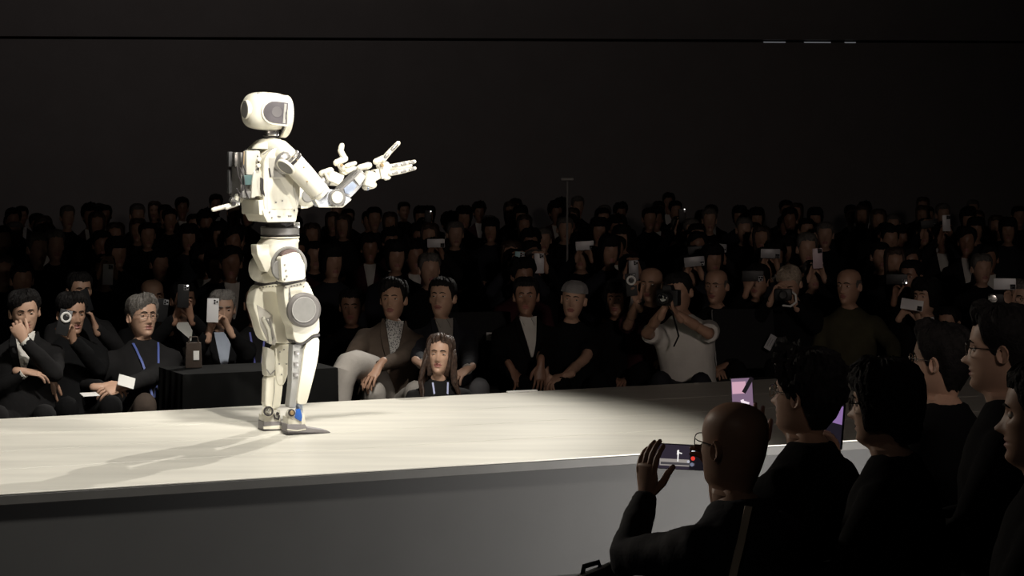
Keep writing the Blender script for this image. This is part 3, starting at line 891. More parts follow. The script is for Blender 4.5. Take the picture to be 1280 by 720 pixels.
def lids(mb, T):
    """upper and lower eyelids, part of the face surface"""
    for s in (-1, 1):
        c = Vector((s * 0.031, -0.0690, 0.006))
        for lo, hi in ((0.20, 1.5), (-1.3, -0.36)):
            rings = []
            for i in range(4):
                el = lo + (hi - lo) * i / 3
                ring = []
                for j in range(9):
                    az = -1.25 + 2.5 * j / 8
                    tap = el * (1 - 0.25 * abs(az)) if lo > 0 else el
                    r = 0.0132
                    ring.append(c + Vector((r * math.sin(az) * math.cos(tap) * 1.15, -r * math.cos(az) * math.cos(tap), r * math.sin(tap))))
                rings.append([T(p) for p in ring])
            n = 9
            vs = [p for r in rings for p in r]
            fs = [[i * n + j, i * n + j + 1, (i + 1) * n + j + 1, (i + 1) * n + j] for i in range(3) for j in range(n - 1)]
            mb.add(vs, fs, 0)


def build_hair(kind, T, m, parent, wide=1.0, lo=False):
    """kind: short, curly, combed, bob, long, fringe. An outer shell of locks over the skull with an uneven hairline"""
    q = MB()
    n = 40 if lo else 96
    K = 9 if lo else 18
    th = {'short': 0.014, 'combed': 0.019, 'curly': 0.028, 'bob': 0.022, 'long': 0.018, 'fringe': 0.006}[kind]
    seed = random.random() * 50
    part = random.choice((-1, 1)) * random.uniform(0.2, 0.5)
    longh = kind in ('bob', 'long')
    outer, inner = [], []
    for k in range(K + 1):
        s = k / K
        ro, ri = [], []
        for j in range(n):
            t = -PI + 2 * PI * j / n
            a = abs(t)
            jag = noise.noise(Vector((t * 9 + seed, 0.3, seed))) * 0.008 + noise.noise(Vector((t * 26 + seed, 0.7, seed))) * 0.005
            front = smoothstep(1.25, 0.75, a)
            back = smoothstep(1.7, 2.3, a)
            side = max(1 - front - back, 0)
            zf = {'short': 0.070, 'combed': 0.060, 'curly': 0.064, 'bob': 0.046, 'long': 0.074, 'fringe': 0.2}[kind]
            if kind == 'combed':
                zf += 0.016 * math.tanh((t - part) * 4)
            if kind == 'long':
                zf += 0.012 * math.exp(-(t / 0.2) ** 2)
            zside = {'bob': -0.07, 'long': -0.13}.get(kind, -0.012 + 0.03 * smoothstep(1.45, 1.15, a))
            zb = {'bob': -0.110, 'long': -0.19, 'fringe': -0.085}.get(kind, -0.095)
            if kind == 'fringe':
                zl = zside * (1 - back) + zb * back if a > 1.3 else 0.02
                ztop = max(0.045 if a > 1.3 else 0.021, zl + 0.002)
            else:
                zl = zf * front + zside * side + zb * back
                ztop = 0.1182
            zl += jag * (1 if kind != 'fringe' else 0.3)
            zz = zl + (ztop - zl) * math.sin(s * PI / 2)
            fade = smoothstep(-0.12, 0.30, s) if not longh else 0.30 + 0.70 * smoothstep(0, 0.25, s)
            up = 1 + (0.55 if kind in ('combed', 'curly') else 0.25) * smoothstep(0.9, 0.2, a) * smoothstep(0.0, 0.5, s)
            sidethin = 1 - (0.5 if not longh and kind != 'curly' else 0.1) * smoothstep(0.9, 1.3, a) * smoothstep(2.3, 1.7, a) * smoothstep(0.06, 0.0, zz)
            sw = t * 11 + 5 * zz * (1 if t > part else -1) * 6
            lock = noise.noise(Vector((sw + seed, zz * 9, seed)))
            fine = noise.noise(Vector((sw * 3 + seed, zz * 16, seed * 2)))
            cz = noise.noise(Vector((math.sin(t) * 5 + seed, math.cos(t) * 5, zz * 45))) + 0.6 * noise.noise(Vector((math.sin(t) * 11 + seed, math.cos(t) * 11, zz * 95)))
            amp = th * fade * up * sidethin * (1 + 0.32 * lock + 0.22 * fine + (0.65 * cz if kind == 'curly' else 0))
            if kind == 'fringe':
                amp *= smoothstep(1.3, 1.6, a)
                if s > 0.7: amp *= (1 - s) / 0.3
            bulge = 0.020 * smoothstep(-0.02, -0.10, zz) * (1 + 0.3 * lock) if longh and zz < -0.02 else 0
            p = hpoint(t, max(zz, -0.100), wide, 1.0, off=max(amp, 0.0008) + bulge)
            p.z = zz + amp * smoothstep(0.03, 0.118, zz)
            ro.append(T(p))
            pi = hpoint(t, max(zz, -0.100), wide, 1.0, off=-0.006)
            pi.z = zz - 0.004 * smoothstep(0.03, 0.11, zz) + 0.004 * (1 - s)
            ri.append(T(pi))
        outer.append(ro); inner.append(ri)
    q.loft(inner[::-1] + outer, 0, cap=(kind != 'fringe'))
    o = q.obj('hair', m, parent)
    if kind == 'long' and not lo:
        b = MB()
        for i in range(44):
            s = -1 if i % 2 else 1
            a = random.uniform(1.15, 2.9)
            x = math.sin(a) * 0.086 * s; y = -math.cos(a) * 0.092
            pts = []
            ph_ = random.random() * 6
            for k in range(7):
                zz = 0.035 - 0.050 * k
                fw = 0.016 * k * (0.4 + random.random() * 0.4)
                pts.append(T(Vector((x * (1 + 0.07 * k) + 0.007 * math.sin(k * 1.5 + ph_), y - (fw if a < 2.0 else -0.004 * k) + 0.005 * math.cos(k * 1.7 + ph_), zz))))
            b.tube(pts, [0.008, 0.012, 0.013, 0.012, 0.010, 0.008, 0.003], 6)
        b.obj('hair_lock', m, parent)['kind'] = 'stuff'
    return o


def build_brows(T, m, parent):
    for s in (-1, 1):
        q = MB()
        pts = [T(hpoint(s * a, z) + Vector((0, -0.001, 0))) for a, z in ((0.13, 0.0245), (0.28, 0.0285), (0.46, 0.0285), (0.62, 0.0235))]
        q.tube(pts, [0.0028, 0.0036, 0.0032, 0.0016], 6)
        q.obj('eyebrow', m, parent)


def build_glasses(T, m, parent, wide=1.0, rim=True):
    q = MB()
    for s in (-1, 1):
        pts = []
        for j in range(17):
            a = 2 * PI * j / 16
            ca, sa = math.cos(a), math.sin(a)
            x = s * 0.033 + 0.024 * math.copysign(abs(ca) ** 0.7, ca)
            z = 0.004 + 0.018 * math.copysign(abs(sa) ** 0.7, sa)
            pts.append(T(Vector((x, -0.103 + 0.010 * (abs(x) / 0.055) ** 2, z))))
        q.tube(pts, 0.0016 if rim else 0.001, 5, rnd=False)
        q.tube([T(Vector((s * 0.057, -0.092, 0.010))), T(Vector((s * 0.072 * wide, -0.060, 0.010))), T(Vector((s * 0.078 * wide, 0.0, 0.008))), T(Vector((s * 0.077 * wide, 0.024, -0.006)))], 0.0016, 5)
    q.tube([T(Vector((-0.010, -0.104, 0.008))), T(Vector((0, -0.106, 0.010))), T(Vector((0.010, -0.104, 0.008)))], 0.0014, 5)
    return q.obj('glasses', m, parent)


def build_hand(mb, wrist, fdir, pn, side, curl=0.35, S=1.0, spread=0.12, thumb=0.6, mi=0, lo=False, point=None):
    """hand on the end of an arm: wrist point, finger direction, palm normal, side +1 = thumb towards fdir x pn"""
    d = Vector(fdir).normalized()
    n = Vector(pn); n = (n - d * n.dot(d))
    if n.length < 1e-4: n = d.orthogonal()
    n.normalize()
    u = d.cross(n) * side        # towards the thumb
    P = lambda a, b, c: wrist + (d * a + u * b + n * c) * S
    nn = 6 if lo else 8
    mb.tube([P(-0.05, 0, 0), P(0.0, 0, 0), P(0.02, 0.004, 0.0), P(0.055, 0.003, 0.001), P(0.088, 0.0, 0.0)],
            [(0.025 * S, 0.024 * S), (0.023 * S, 0.026 * S), (0.0175 * S, 0.034 * S), (0.0145 * S, 0.041 * S), (0.011 * S, 0.039 * S)], nn + 4, mi, up=n)
    fl = [0.068, 0.077, 0.072, 0.056]
    for i in range(4):
        b0 = 0.030 - 0.0195 * i
        base = P(0.084 - (0.006 if i == 3 else 0) - (0.003 if i == 0 else 0), b0, 0.0)
        ang = spread * (1.1 - i * 0.75)
        dd = (d * math.cos(ang) + u * math.sin(ang)).normalized()
        L = fl[i] * S
        pts = [base - dd * 0.012 * S, base]
        cur = 0.0
        p = base
        c = curl * (1 + 0.08 * i) if not (point == i) else 0.1
        for k, fr in enumerate((0.46, 0.30, 0.24)):
            cur += c * (0.9, 1.15, 0.7)[k]
            p = p + (dd * math.cos(cur) + n * math.sin(cur)) * (L * fr * 1.12)
            pts.append(p)
        mb.tube(pts, [0.0088 * S, 0.0092 * S, 0.0085 * S, 0.0078 * S, 0.0066 * S], nn, mi)
    tb = P(0.022, 0.026, 0.006)
    td = (d * math.cos(0.75) + u * math.sin(0.75) + n * 0.25 * thumb).normalized()
    p1 = tb + td * 0.036 * S
    t2 = (d * math.cos(0.35) + u * math.sin(0.35) * (1 - 0.6 * thumb) + n * 0.55 * thumb).normalized()
    p2 = p1 + t2 * 0.030 * S
    t3 = (t2 + n * 0.35 * thumb).normalized()
    p3 = p2 + t3 * 0.024 * S
    mb.tube([tb - td * 0.012 * S, tb, p1, p2, p3], [0.014 * S, 0.0145 * S, 0.0115 * S, 0.010 * S, 0.008 * S], nn, mi)
    return P


def ik(a, c, l1, l2, pole):
    d = c - a
    L = d.length
    if L > (l1 + l2) * 0.995:
        k = L / ((l1 + l2) * 0.995)
        l1 *= k; l2 *= k
    x = (l1 * l1 - l2 * l2 + L * L) / (2 * L)
    h = math.sqrt(max(l1 * l1 - x * x, 0))
    dn = d.normalized()
    p = Vector(pole) - dn * Vector(pole).dot(dn)
    p.normalize()
    return a + dn * x + p * h


def person(label, head, rz=25, lean=8, hyaw=0, hpitch=0, hroll=0, S=0.97, jacket='black', shirt=None, collar=None, trousers='black', hair=('short', 'black'),
           skin='mid', glasses=None, hands=None, seat=True, wide=1.0, nose=1.0, sleeves='long', lo=False, group=None, wrinkle=0.004, vox=0.017,
           legs=True, lapel=True, width=1.0, neckfwd=0.03, world_head=None, tie=None, brow=True, kneeout=0.0, pocket=False, side_lean=0.0, stand=False, foot=-0.36):
    """head: photo pixel + distance of the head centre. hands: {'L': dict(at=(px,py,d) or loc=Vector, dir, palm, curl), 'R': ...}
    angles in degrees; person's own left is +X when facing -Y"""
    hw = world_head or W(*head)
    rzr = R_(rz)
    Rz = Matrix.Rotation(rzr, 3, 'Z')
    la = R_(lean)
    tdir = Vector((math.sin(R_(side_lean)), math.sin(la), math.cos(la))).normalized()          # trunk axis, leaning back = +Y
    # head centre relative to hip
    rel = tdir * (0.545 * S) + Vector((0, -neckfwd * S, 0.142 * S))
    hipz = hw.z - rel.z
    root_w = Vector((hw.x, hw.y, 0)) - Rz @ Vector((rel.x, rel.y, 0))
    root = empty('person', root_w, rzr, label, 'person', group)
    hip = Vector((0, 0, hipz))
    hc = hip + rel
    inv = Rz.transposed()
    loc = lambda p: inv @ (Vector(p) - root_w)
    T = head_T(hc, R_(hyaw), R_(hpitch), R_(hroll), S)
    fwd = Vector((0, -1, 0))
    tx = Vector((1, 0, 0)); tx = (tx - tdir * tx.dot(tdir)).normalized()
    ty = tdir.cross(tx)                     # backwards (+Y)
    wd = width

    def ell(h, a, b, n=20, yo=0.0, e=0.9):
        c = hip + tdir * h * S + ty * yo * S
        def pw(x): return math.copysign(abs(x) ** e, x)
        return [c + tx * (a * S * wd * pw(math.cos(2 * PI * j / n))) + ty * (b * S * pw(math.sin(2 * PI * j / n))) for j in range(n)]

    TR = [(-0.10, 0.13, 0.10), (-0.04, 0.165, 0.115), (0.03, 0.17, 0.12), (0.12, 0.158, 0.112), (0.22, 0.160, 0.112), (0.32, 0.172, 0.118), (0.40, 0.178, 0.112),
          (0.455, 0.165, 0.095), (0.50, 0.115, 0.078), (0.54, 0.068, 0.066)]
    sh = {}
    el = {}
    wr = {}
    hands = hands or {}
    for sd, sg in (('L', 1), ('R', -1)):
        sh[sd] = hip + tdir * 0.428 * S + tx * (sg * 0.165 * S * wd) + ty * 0.005
        h = hands.get(sd) or {}
        if 'at' in h: w = loc(W(*h['at']))
        elif 'rel' in h: w = hc + Vector(h['rel']) * S          # relative to the head
        else: w = hip + Vector((sg * 0.075, -0.30, 0.10)) * S
        wr[sd] = w
        el[sd] = ik(sh[sd], w, 0.285 * S, 0.265 * S, h.get('pole', (sg * 0.7, 0.25, -0.9)))
    # legs
    kn, an = {}, {}
    for sd, sg in (('L', 1), ('R', -1)):
        hj = hip + Vector((sg * 0.09 * S, 0, -0.03))
        if stand or hipz > 0.78:
            an[sd] = Vector((sg * 0.11, 0.02, 0.08))
        else:
            an[sd] = Vector((sg * (0.12 + kneeout), foot, 0.08))
        kn[sd] = ik(hj, an[sd], 0.43, 0.43, (sg * 0.1, -1, 0.6))
    # ---- body: one continuous surface, finer head and hands grown on to it
    core = MB()
    core.loft([ell(*t) for t in TR])
    for sd, sg in (('L', 1), ('R', -1)):
        core.tube([sh[sd] - tx * sg * 0.03, sh[sd], el[sd], wr[sd]], [0.052 * S, 0.050 * S, 0.039 * S, 0.026 * S], 10)
        if legs:
            hj = hip + Vector((sg * 0.09 * S, 0, -0.03))
            core.tube([hj, kn[sd], kn[sd] * 0.6 + an[sd] * 0.4 + Vector((0, 0.02, 0)), an[sd]], [0.080 * S, 0.056 * S, 0.052 * S, 0.036 * S], 10)
            core.tube([an[sd] + Vector((0, 0.04, -0.045)), an[sd] + Vector((0, -0.06, -0.05)), an[sd] + Vector((0, -0.15, -0.055))], [(0.03, 0.034), (0.03, 0.04), (0.018, 0.034)], 10, up=(0, 0, 1))
    core.tube([hip + tdir * 0.5 * S, hc + Vector((0, 0.02, -0.13)) * S], [0.055 * S, 0.05 * S], 10)
    body = remesh(core, 0.034 if (lo or sleeves == 'long') else 0.020, 1)
    body.m = [0] * len(body.f)
    build_head(body, T, wide, nose, lo, ears=not (hair and hair[0] == 'bob'))
    if not lo: lids(body, T)
    for sd, sg in (('L', 1), ('R', -1)):
        h = hands.get(sd) or {}
        fd = (wr[sd] - el[sd]).normalized()
        d = Vector(h.get('dir', fd))
        pn = Vector(h.get('palm', (0, 0.2, -1)))
        build_hand(body, wr[sd], d, pn, -sg if not h.get('flip') else sg, h.get('curl', 0.4), S * h.get('size', 1.0), thumb=h.get('thumb', 0.6), lo=lo, spread=h.get('spread', 0.12), point=h.get('point'))
        if sleeves != 'long':
            body.tube([el[sd] * 0.55 + wr[sd] * 0.45, wr[sd] * 0.8 + el[sd] * 0.2, wr[sd] + fd * 0.01], [0.036 * S, 0.029 * S, 0.024 * S], 12)
    body.obj('body', [SKIN[skin], LIPS], root)
    if not lo:
        build_eyes(T, root)
        if brow: build_brows(T, HAIRM['silver' if hair and hair[1] == 'silver' else 'black'] if hair else HAIRM['black'], root)
    if hair: build_hair(hair[0], T, HAIRM[hair[1]], root, wide, lo)
    if glasses: build_glasses(T, glasses, root, wide)
    # ---- clothes
    g = 0.020
    top = MB()
    top.loft([ell(h, a + g, b + g + (0.012 if 0.1 < h < 0.4 else 0), 20) for h, a, b in [(-0.13, 0.15, 0.12)] + TR[1:8]] + [ell(0.495, 0.132, 0.092), ell(0.525, 0.092, 0.078), ell(0.548, 0.068, 0.068, yo=0.004)])
    for sd, sg in (('L', 1), ('R', -1)):
        e_, w_ = el[sd], wr[sd]
        if sleeves == 'long':
            w2 = e_ + (w_ - e_) * 0.97
            top.tube([sh[sd] - tx * sg * 0.05, sh[sd], sh[sd] * 0.5 + e_ * 0.5, e_, e_ * 0.45 + w2 * 0.55, w2], [0.066 * S, 0.070 * S, 0.062 * S, 0.056 * S, 0.048 * S, 0.038 * S], 12, rnd=False)
            top.sell(TM(e_), 0.054 * S, 0.054 * S, 0.054 * S, nu=10, nv=6)
        else:
            m_ = sh[sd] * 0.25 + e_ * 0.75
            top.tube([sh[sd] - tx * sg * 0.05, sh[sd], m_], [0.068 * S, 0.072 * S, 0.066 * S], 12, rnd=False)
    tb = remesh(top, vox if not lo else 0.03, 2, wrinkle, 10)
    tb.m = [0] * len(tb.f)
    tb.obj('jacket' if shirt else 'top', CLOTH[jacket], root)
    if legs:
        tr = MB()
        tr.loft([ell(h, a + 0.012, b + 0.012) for h, a, b in [(-0.14, 0.10, 0.08)] + TR[:3] + [(0.07, 0.165, 0.118)]])
        for sd, sg in (('L', 1), ('R', -1)):
            hj = hip + Vector((sg * 0.09 * S, 0, -0.03))
            tr.tube([hj, hj * 0.5 + kn[sd] * 0.5, kn[sd], kn[sd] * 0.5 + an[sd] * 0.5, an[sd] + Vector((0, 0, -0.01))], [0.098 * S, 0.086 * S, 0.072 * S, 0.064 * S, 0.056 * S], 12, rnd=False)
            tr.sell(TM(kn[sd]), 0.07 * S, 0.07 * S, 0.07 * S, nu=10, nv=6)
        tm = remesh(tr, 0.024 if not lo else 0.034, 2, wrinkle, 8)
        tm.m = [0] * len(tm.f)
        tm.obj('trousers', CLOTH[trousers], root)
        for sd, sg in (('L', 1), ('R', -1)):
            q = MB()
            q.tube([an[sd] + Vector((0, 0.045, -0.040)), an[sd] + Vector((0, -0.05, -0.040)), an[sd] + Vector((0, -0.13, -0.048)), an[sd] + Vector((0, -0.19, -0.055))],
                   [(0.040, 0.038), (0.040, 0.044), (0.030, 0.046), (0.022, 0.036)], 10, up=(0, 0, 1))
            q.obj('shoe', M_SHOE, root)

    # chest surface (for shirt fronts, lapels, lanyards)
    def chest(xf, h, out=0.0):
        """xf sideways metres, h height along the trunk, point on the front of the jacket"""
        rows = TR
        for a, b in zip(rows, rows[1:]):
            if h <= b[0]:
                t = (h - a[0]) / (b[0] - a[0]); A = a[1] * (1 - t) + b[1] * t + g; B = a[2] * (1 - t) + b[2] * t + g
                break
        else:
            A, B = 0.088, 0.086
        if 0.1 < h < 0.4: B += 0.012
        k = min(abs(xf) / A, 0.98)
        y = B * (1 - k ** 2.2) ** (1 / 2.2)
        return hip + tdir * h * S + tx * xf * S * wd - ty * (y + out) * S
    if shirt:
        q = MB()
        rows = []
        for i in range(9):
            t = i / 8
            h = 0.535 - t * 0.27
            w = 0.052 * (1 - t) ** 0.8 + 0.006
            rows.append([chest(-w + 2 * w * j / 6, h, 0.006 + 0.002 * (3 - abs(j - 3))) for j in range(7)] + [chest(w - 2 * w * j / 6, h, -0.012) for j in range(7)])
        q.loft(rows)
        q.obj('shirt', CLOTH[shirt], root)
        if lapel:
            for sg in (-1, 1):
                q = MB()
                rows = []
                for i in range(8):
                    t = i / 7
                    h = 0.55 - t * 0.30
                    w = 0.056 * (1 - t) ** 0.8 + 0.010
                    lw = 0.012 + 0.045 * math.sin(min(t * 1.5, 1) * PI * 0.5) * (1 - t) ** 0.6
                    a, b = sg * w, sg * (w + lw)
                    rows.append([chest(a, h, 0.010), chest(b, h, 0.013), chest(b, h, 0.004), chest(a, h, 0.002)])
                q.loft(rows)
                q.obj('lapel', CLOTH[jacket], root)
    if collar:
        q = MB()
        n = 22
        rings = []
        for (hz, ro, dz) in ((-0.205, 0.066, 0), (-0.165, 0.067, 0), (-0.155, 0.062, 0), (-0.16, 0.056, 0), (-0.205, 0.056, 0)):
            ring = []
            for j in range(n):
                a = 2 * PI * j / n
                fdrop = 0.03 * max(0, -math.sin(a)) ** 3 * (1 if hz > -0.19 else 0.4)
                ring.append(T(Vector((ro * math.cos(a), 0.006 + ro * 1.02 * math.sin(a) * (1.08 if hz < -0.18 else 1), hz - fdrop))))
            rings.append(ring)
        q.loft(rings + [rings[0]], cap=False)
        q.obj('collar', CLOTH[collar], root)
        if shirt:
            for sg in (-1, 1):
                q = MB()
                A, B, C = chest(sg * 0.012, 0.535, 0.016), chest(sg * 0.058, 0.545, 0.012), chest(sg * 0.034, 0.475, 0.016)
                q.prism([A, B, C], -ty * 0.006)
                q.obj('collar_wing', CLOTH[collar], root)
    if tie:
        q = MB()
        q.loft([[chest(-w, h, 0.014), chest(w, h, 0.014), chest(w, h, 0.006), chest(-w, h, 0.006)] for h, w in ((0.53, 0.016), (0.50, 0.012), (0.42, 0.02), (0.30, 0.03), (0.26, 0.004))])
        q.obj('tie', CLOTH[tie], root)
    if pocket:
        q = MB()
        q.prism([chest(0.085, 0.36, 0.012), chest(0.125, 0.365, 0.012), chest(0.12, 0.395, 0.012), chest(0.10, 0.405, 0.012)], -ty * 0.006)
        q.obj('pocket_square', CLOTH['white'], root)
    if sleeves == 'long':
        pass
    info = dict(root=root, T=T, hip=hip, hc=hc, chest=chest, wr=wr, el=el, sh=sh, Rz=Rz, root_w=root_w, kn=kn, S=S, tdir=tdir, ty=ty, tx=tx)
    return info


def cuff(p, sd, m, L=0.03):
    q = MB()
    e, w = p['el'][sd], p['wr'][sd]
    d = (w - e).normalized()
    q.tube([w - d * L, w - d * 0.004], [0.036, 0.034], 12, rnd=False)
    q.obj('shirt_cuff', m, p['root'])


def lanyard(p, m, h0=0.54, h1=0.10, w=0.075, badge=True, out=0.012):
    for sg in (-1, 1):
        q = MB()
        rows = []
        for i in range(9):
            t = i / 8
            h = h0 + (h1 - h0) * t
            x = sg * (w * (1 - t) + 0.006 * t)
            c = [p['chest'](x - 0.006, h, out), p['chest'](x + 0.006, h, out), p['chest'](x + 0.006, h, out - 0.006), p['chest'](x - 0.006, h, out - 0.006)]
            rows.append(c)
        q.loft(rows)
        q.obj('lanyard', m, p['root'])
    if badge:
        q = MB()
        q.box(axes(p['chest'](0, h1 - 0.05, 0.02), p['tx'], p['tdir'], -p['ty']), 0.085, 0.10, 0.004, 0.001)
        q.obj('badge', M_PAPER, p['root'])


def to_world(p, v):
    return p['root_w'] + p['Rz'] @ Vector(v)


def phone(label, at, rz=0, tilt=0, roll=0, m=None, portrait=True, lens=True, group=None, size=(0.074, 0.152, 0.009), lensm=None, loc=None, glint=False, ring=None):
    """phone seen from its back (camera side) facing -Y; roll turns it in its own plane"""
    r = empty('phone', loc if loc is not None else W(*at), 0, label, 'phone', group)
    r.rotation_euler = (R_(tilt), 0, R_(rz))
    w, h, t = size
    M = Matrix.Rotation(R_(roll + (0 if portrait else 90)), 4, 'Y')
    q = MB(); q.box(M, w, t, h, 0.004, seg=2)
    q.obj('phone_body', m or M_BLACK, r)
    q = MB(); q.box(M @ TM((0, t / 2 + 0.0005, 0)), w * 0.93, 0.001, h * 0.95, 0.0004)
    q.obj('screen', M_BLACK, r)
    if lens:
        q = MB(); q.box(M @ TM((w * 0.24, -t / 2 - 0.001, h * 0.36)), w * 0.44, 0.003, w * 0.46, 0.0014)
        cb = q.obj('camera_bump', lensm or M_PHONEG, r)
        for dx, dz in ((0.14, 0.41), (0.14, 0.31), (0.34, 0.36)):
            q = MB(); q.lathe(M @ TM((w * dx, -t / 2 - 0.002, h * dz)) @ Matrix.Rotation(PI / 2, 4, 'X'), [(0, -0.001), (w * 0.085, -0.001), (w * 0.085, 0.002), (0, 0.002)], 12)
            q.obj('lens', M_LENS, cb)
    if glint:
        q = MB(); q.lathe(M @ TM((w * 0.34, -t / 2 - 0.0035, h * 0.44)) @ Matrix.Rotation(PI / 2, 4, 'X'), [(0, -0.001), (0.006, -0.001), (0.006, 0.003), (0, 0.003)], 10)
        q.obj('lens_glint', M_GLINT, r)  # small glowing disc drawn as a glint on the camera lens
    if ring:
        q = MB()
        q.tube([M @ Vector((w * 0.05 + 0.026 * math.cos(2 * PI * j / 20), -t / 2 - 0.006, h * 0.2 + 0.026 * math.sin(2 * PI * j / 20))) for j in range(21)], 0.007, 8, rnd=False)
        q.obj('ring_grip', ring, r)
    return r

# ------------------------------------------------------------------ seats and furniture
def chair(label, loc, rz, m=M_CHAIR, group=None, back_h=0.92, seat_h=0.44, cat='chair', tilt=12, frame=None):
    fm = frame or M_CHAIRM
    fw = 0.236 if frame else 0.22
    fr_ = 0.013 if frame else 0.011
    """stacking conference chair facing local -Y"""
    r = empty('conference_chair', loc, R_(rz), label, cat, group)
    q = MB(); q.box(TM((0, 0, seat_h - 0.03)), 0.46, 0.46, 0.06, 0.02, seg=2); q.obj('seat', m, r)
    q = MB()
    t = R_(tilt)
    q.box(TM((0, 0.235 + math.sin(t) * 0.24, seat_h + 0.26), (-t, 0, 0)), 0.45, 0.045, back_h - seat_h - 0.06, 0.018, seg=2); q.obj('backrest', m, r)
    for s in (-1, 1):
        q = MB(); q.tube([(s * 0.22, -0.20, 0.0), (s * 0.22, -0.20, seat_h - 0.04)], 0.011, 8, rnd=False); q.obj('leg', M_CHAIRM, r)
        q = MB(); q.tube([(s * fw, 0.24, 0.0), (s * fw, 0.22, seat_h), (s * fw, 0.24 + math.sin(t) * 0.42, back_h - 0.02)], fr_, 8, rnd=False); q.obj('leg', fm, r)
    return r


def card(label, at, rz, tilt, roll, w=0.10, h=0.065, lines=2):
    r = empty('reserved_card', W(*at), R_(rz), label, 'card')
    M = Matrix.Rotation(R_(tilt), 4, 'X') @ Matrix.Rotation(R_(roll), 4, 'Y')
    q = MB(); q.box(M, w, 0.003, h, 0.0008); q.obj('sheet', M_PAPER if lines < 3 else mat('grey_card', (0.45, 0.45, 0.46), 0.8), r)
    for i in range(lines):
        q = MB(); q.box(M @ TM((0, -0.002, h * (0.2 - 0.32 * i))), w * (0.62 - 0.12 * (i % 2)), 0.001, h * 0.09)
        q.obj('printed_line', M_INK, r)
    return r


def seat_for(p, label, frame=None):
    """chair under a seated person p"""
    hip = p['hip']
    base = to_world(p, Vector((hip.x, hip.y + 0.06, 0)))
    sh_ = max(hip.z - 0.115, 0.12)
    rz = math.degrees(p['root'].rotation_euler.z)
    return chair(label, Vector((base.x, base.y, 0)), rz, group=None, back_h=sh_ + 0.42, seat_h=sh_, frame=frame)


LAP = {'L': dict(rel=(0.05, -0.30, -0.53), dir=(-0.7, -0.6, -0.2), palm=(0, 0.1, -1)), 'R': dict(rel=(-0.05, -0.28, -0.55), dir=(0.7, -0.6, -0.2), palm=(0, 0.1, -1))}

# ------------------------------------------------------------------ front row beyond the stage
fr = []
p1 = person('man in dark suit resting his chin on one hand, front row far left', (32, 390, 12.72), rz=10, lean=22, hyaw=8, hpitch=6, hroll=-4, S=1.0,
            jacket='charcoal', shirt='white', collar='white', trousers='charcoal', hair=('combed', 'black'), skin='light', wide=1.05,
            hands={'L': dict(at=(29, 425, 12.44), dir=(-0.45, -0.1, 0.9), palm=(-0.1, 0.9, 0.2), curl=0.95, pole=(0.7, -0.4, -0.9)),
                   'R': dict(at=(31, 465, 12.44), dir=(1, -0.1, -0.1), palm=(0.1, 0.3, -1), curl=0.35, pole=(-0.7, 0.1, -0.7))})
cuff(p1, 'R', CLOTH['white']); cuff(p1, 'L', CLOTH['white'])
p2 = person('man in black filming over his mouth, between the chin-resting man and the grey-haired man', (89, 393, 13.1), rz=22, lean=22, hyaw=12, hpitch=2, S=1.0,
            jacket='black', trousers='black', hair=('combed', 'black'), skin='mid',
            hands={'L': dict(at=(91, 424, 12.76), dir=(-0.35, -0.25, 0.9), palm=(-0.6, -0.7, 0.1), curl=0.6, pole=(0.7, 0.0, -0.9)),
                   'R': dict(at=(60, 474, 12.60), dir=(0.05, -0.25, -0.9), palm=(0.3, 0.8, -0.2), curl=0.35, pole=(-0.8, 0.3, -0.2))})
ph = phone('black phone with white ring grip, held before the mouth of the man in black', (80, 403, 12.66), rz=18, tilt=-8, roll=14, lens=True, ring=M_PAPER)
p3 = person('grey-haired man with glasses, blue lanyard and clasped hands in the front row', (178, 397, 13.25), rz=24, lean=24, hyaw=10, hpitch=-6, hroll=2, S=1.03,
            jacket='charcoal', trousers='taupe', hair=('combed', 'grey'), skin='light', glasses=M_GLASSM, wide=1.04, width=1.08,
            hands={'L': dict(at=(151, 485, 12.72), dir=(-0.85, -0.3, -0.1), palm=(-0.1, 0.6, -0.8), curl=0.5, pole=(0.8, 0.2, -0.5)),
                   'R': dict(at=(128, 484, 12.70), dir=(0.85, -0.25, 0.0), palm=(0.1, 0.6, -0.8), curl=0.45, pole=(-0.8, 0.2, -0.5))})
lanyard(p3, M_LANY, 0.50, 0.14, 0.07, badge=False)
for loc_, lab, rot in (((158, 477, 12.66), 'white badge card above the clasped hands of the grey-haired man', (R_(-35), R_(18), R_(20))),
                       ((112, 493, 12.60), 'white folded leaflet lying on the knee of the grey-haired man', (R_(-80), R_(0), R_(30)))):
    q = MB(); q.box(TM((0, 0, 0)), 0.10, 0.004, 0.075, 0.001)
    o = q.obj('paper_sheet', M_PAPER); o.location = W(*loc_); o.rotation_euler = rot
    tag(o, lab, 'paper')
p5 = person('man in brown blazer, patterned shirt and cream trousers, hands on his thigh', (492, 375, 13.9), rz=12, lean=14, hyaw=-22, hpitch=-4, S=1.02, side_lean=7,
            jacket='brown', shirt='check', collar='check', trousers='cream', hair=('combed', 'black'), skin='mid', pocket=True, kneeout=-0.02,
            hands={'L': dict(at=(474, 458, 13.36), dir=(-0.6, -0.5, -0.6), palm=(0, 0.4, -1), curl=0.25, pole=(0.8, 0.2, -0.4)),
                   'R': dict(at=(452, 460, 13.36), dir=(0.3, -0.5, -0.8), palm=(0.1, 0.5, -1), curl=0.25, pole=(-0.8, 0.3, -0.4))})
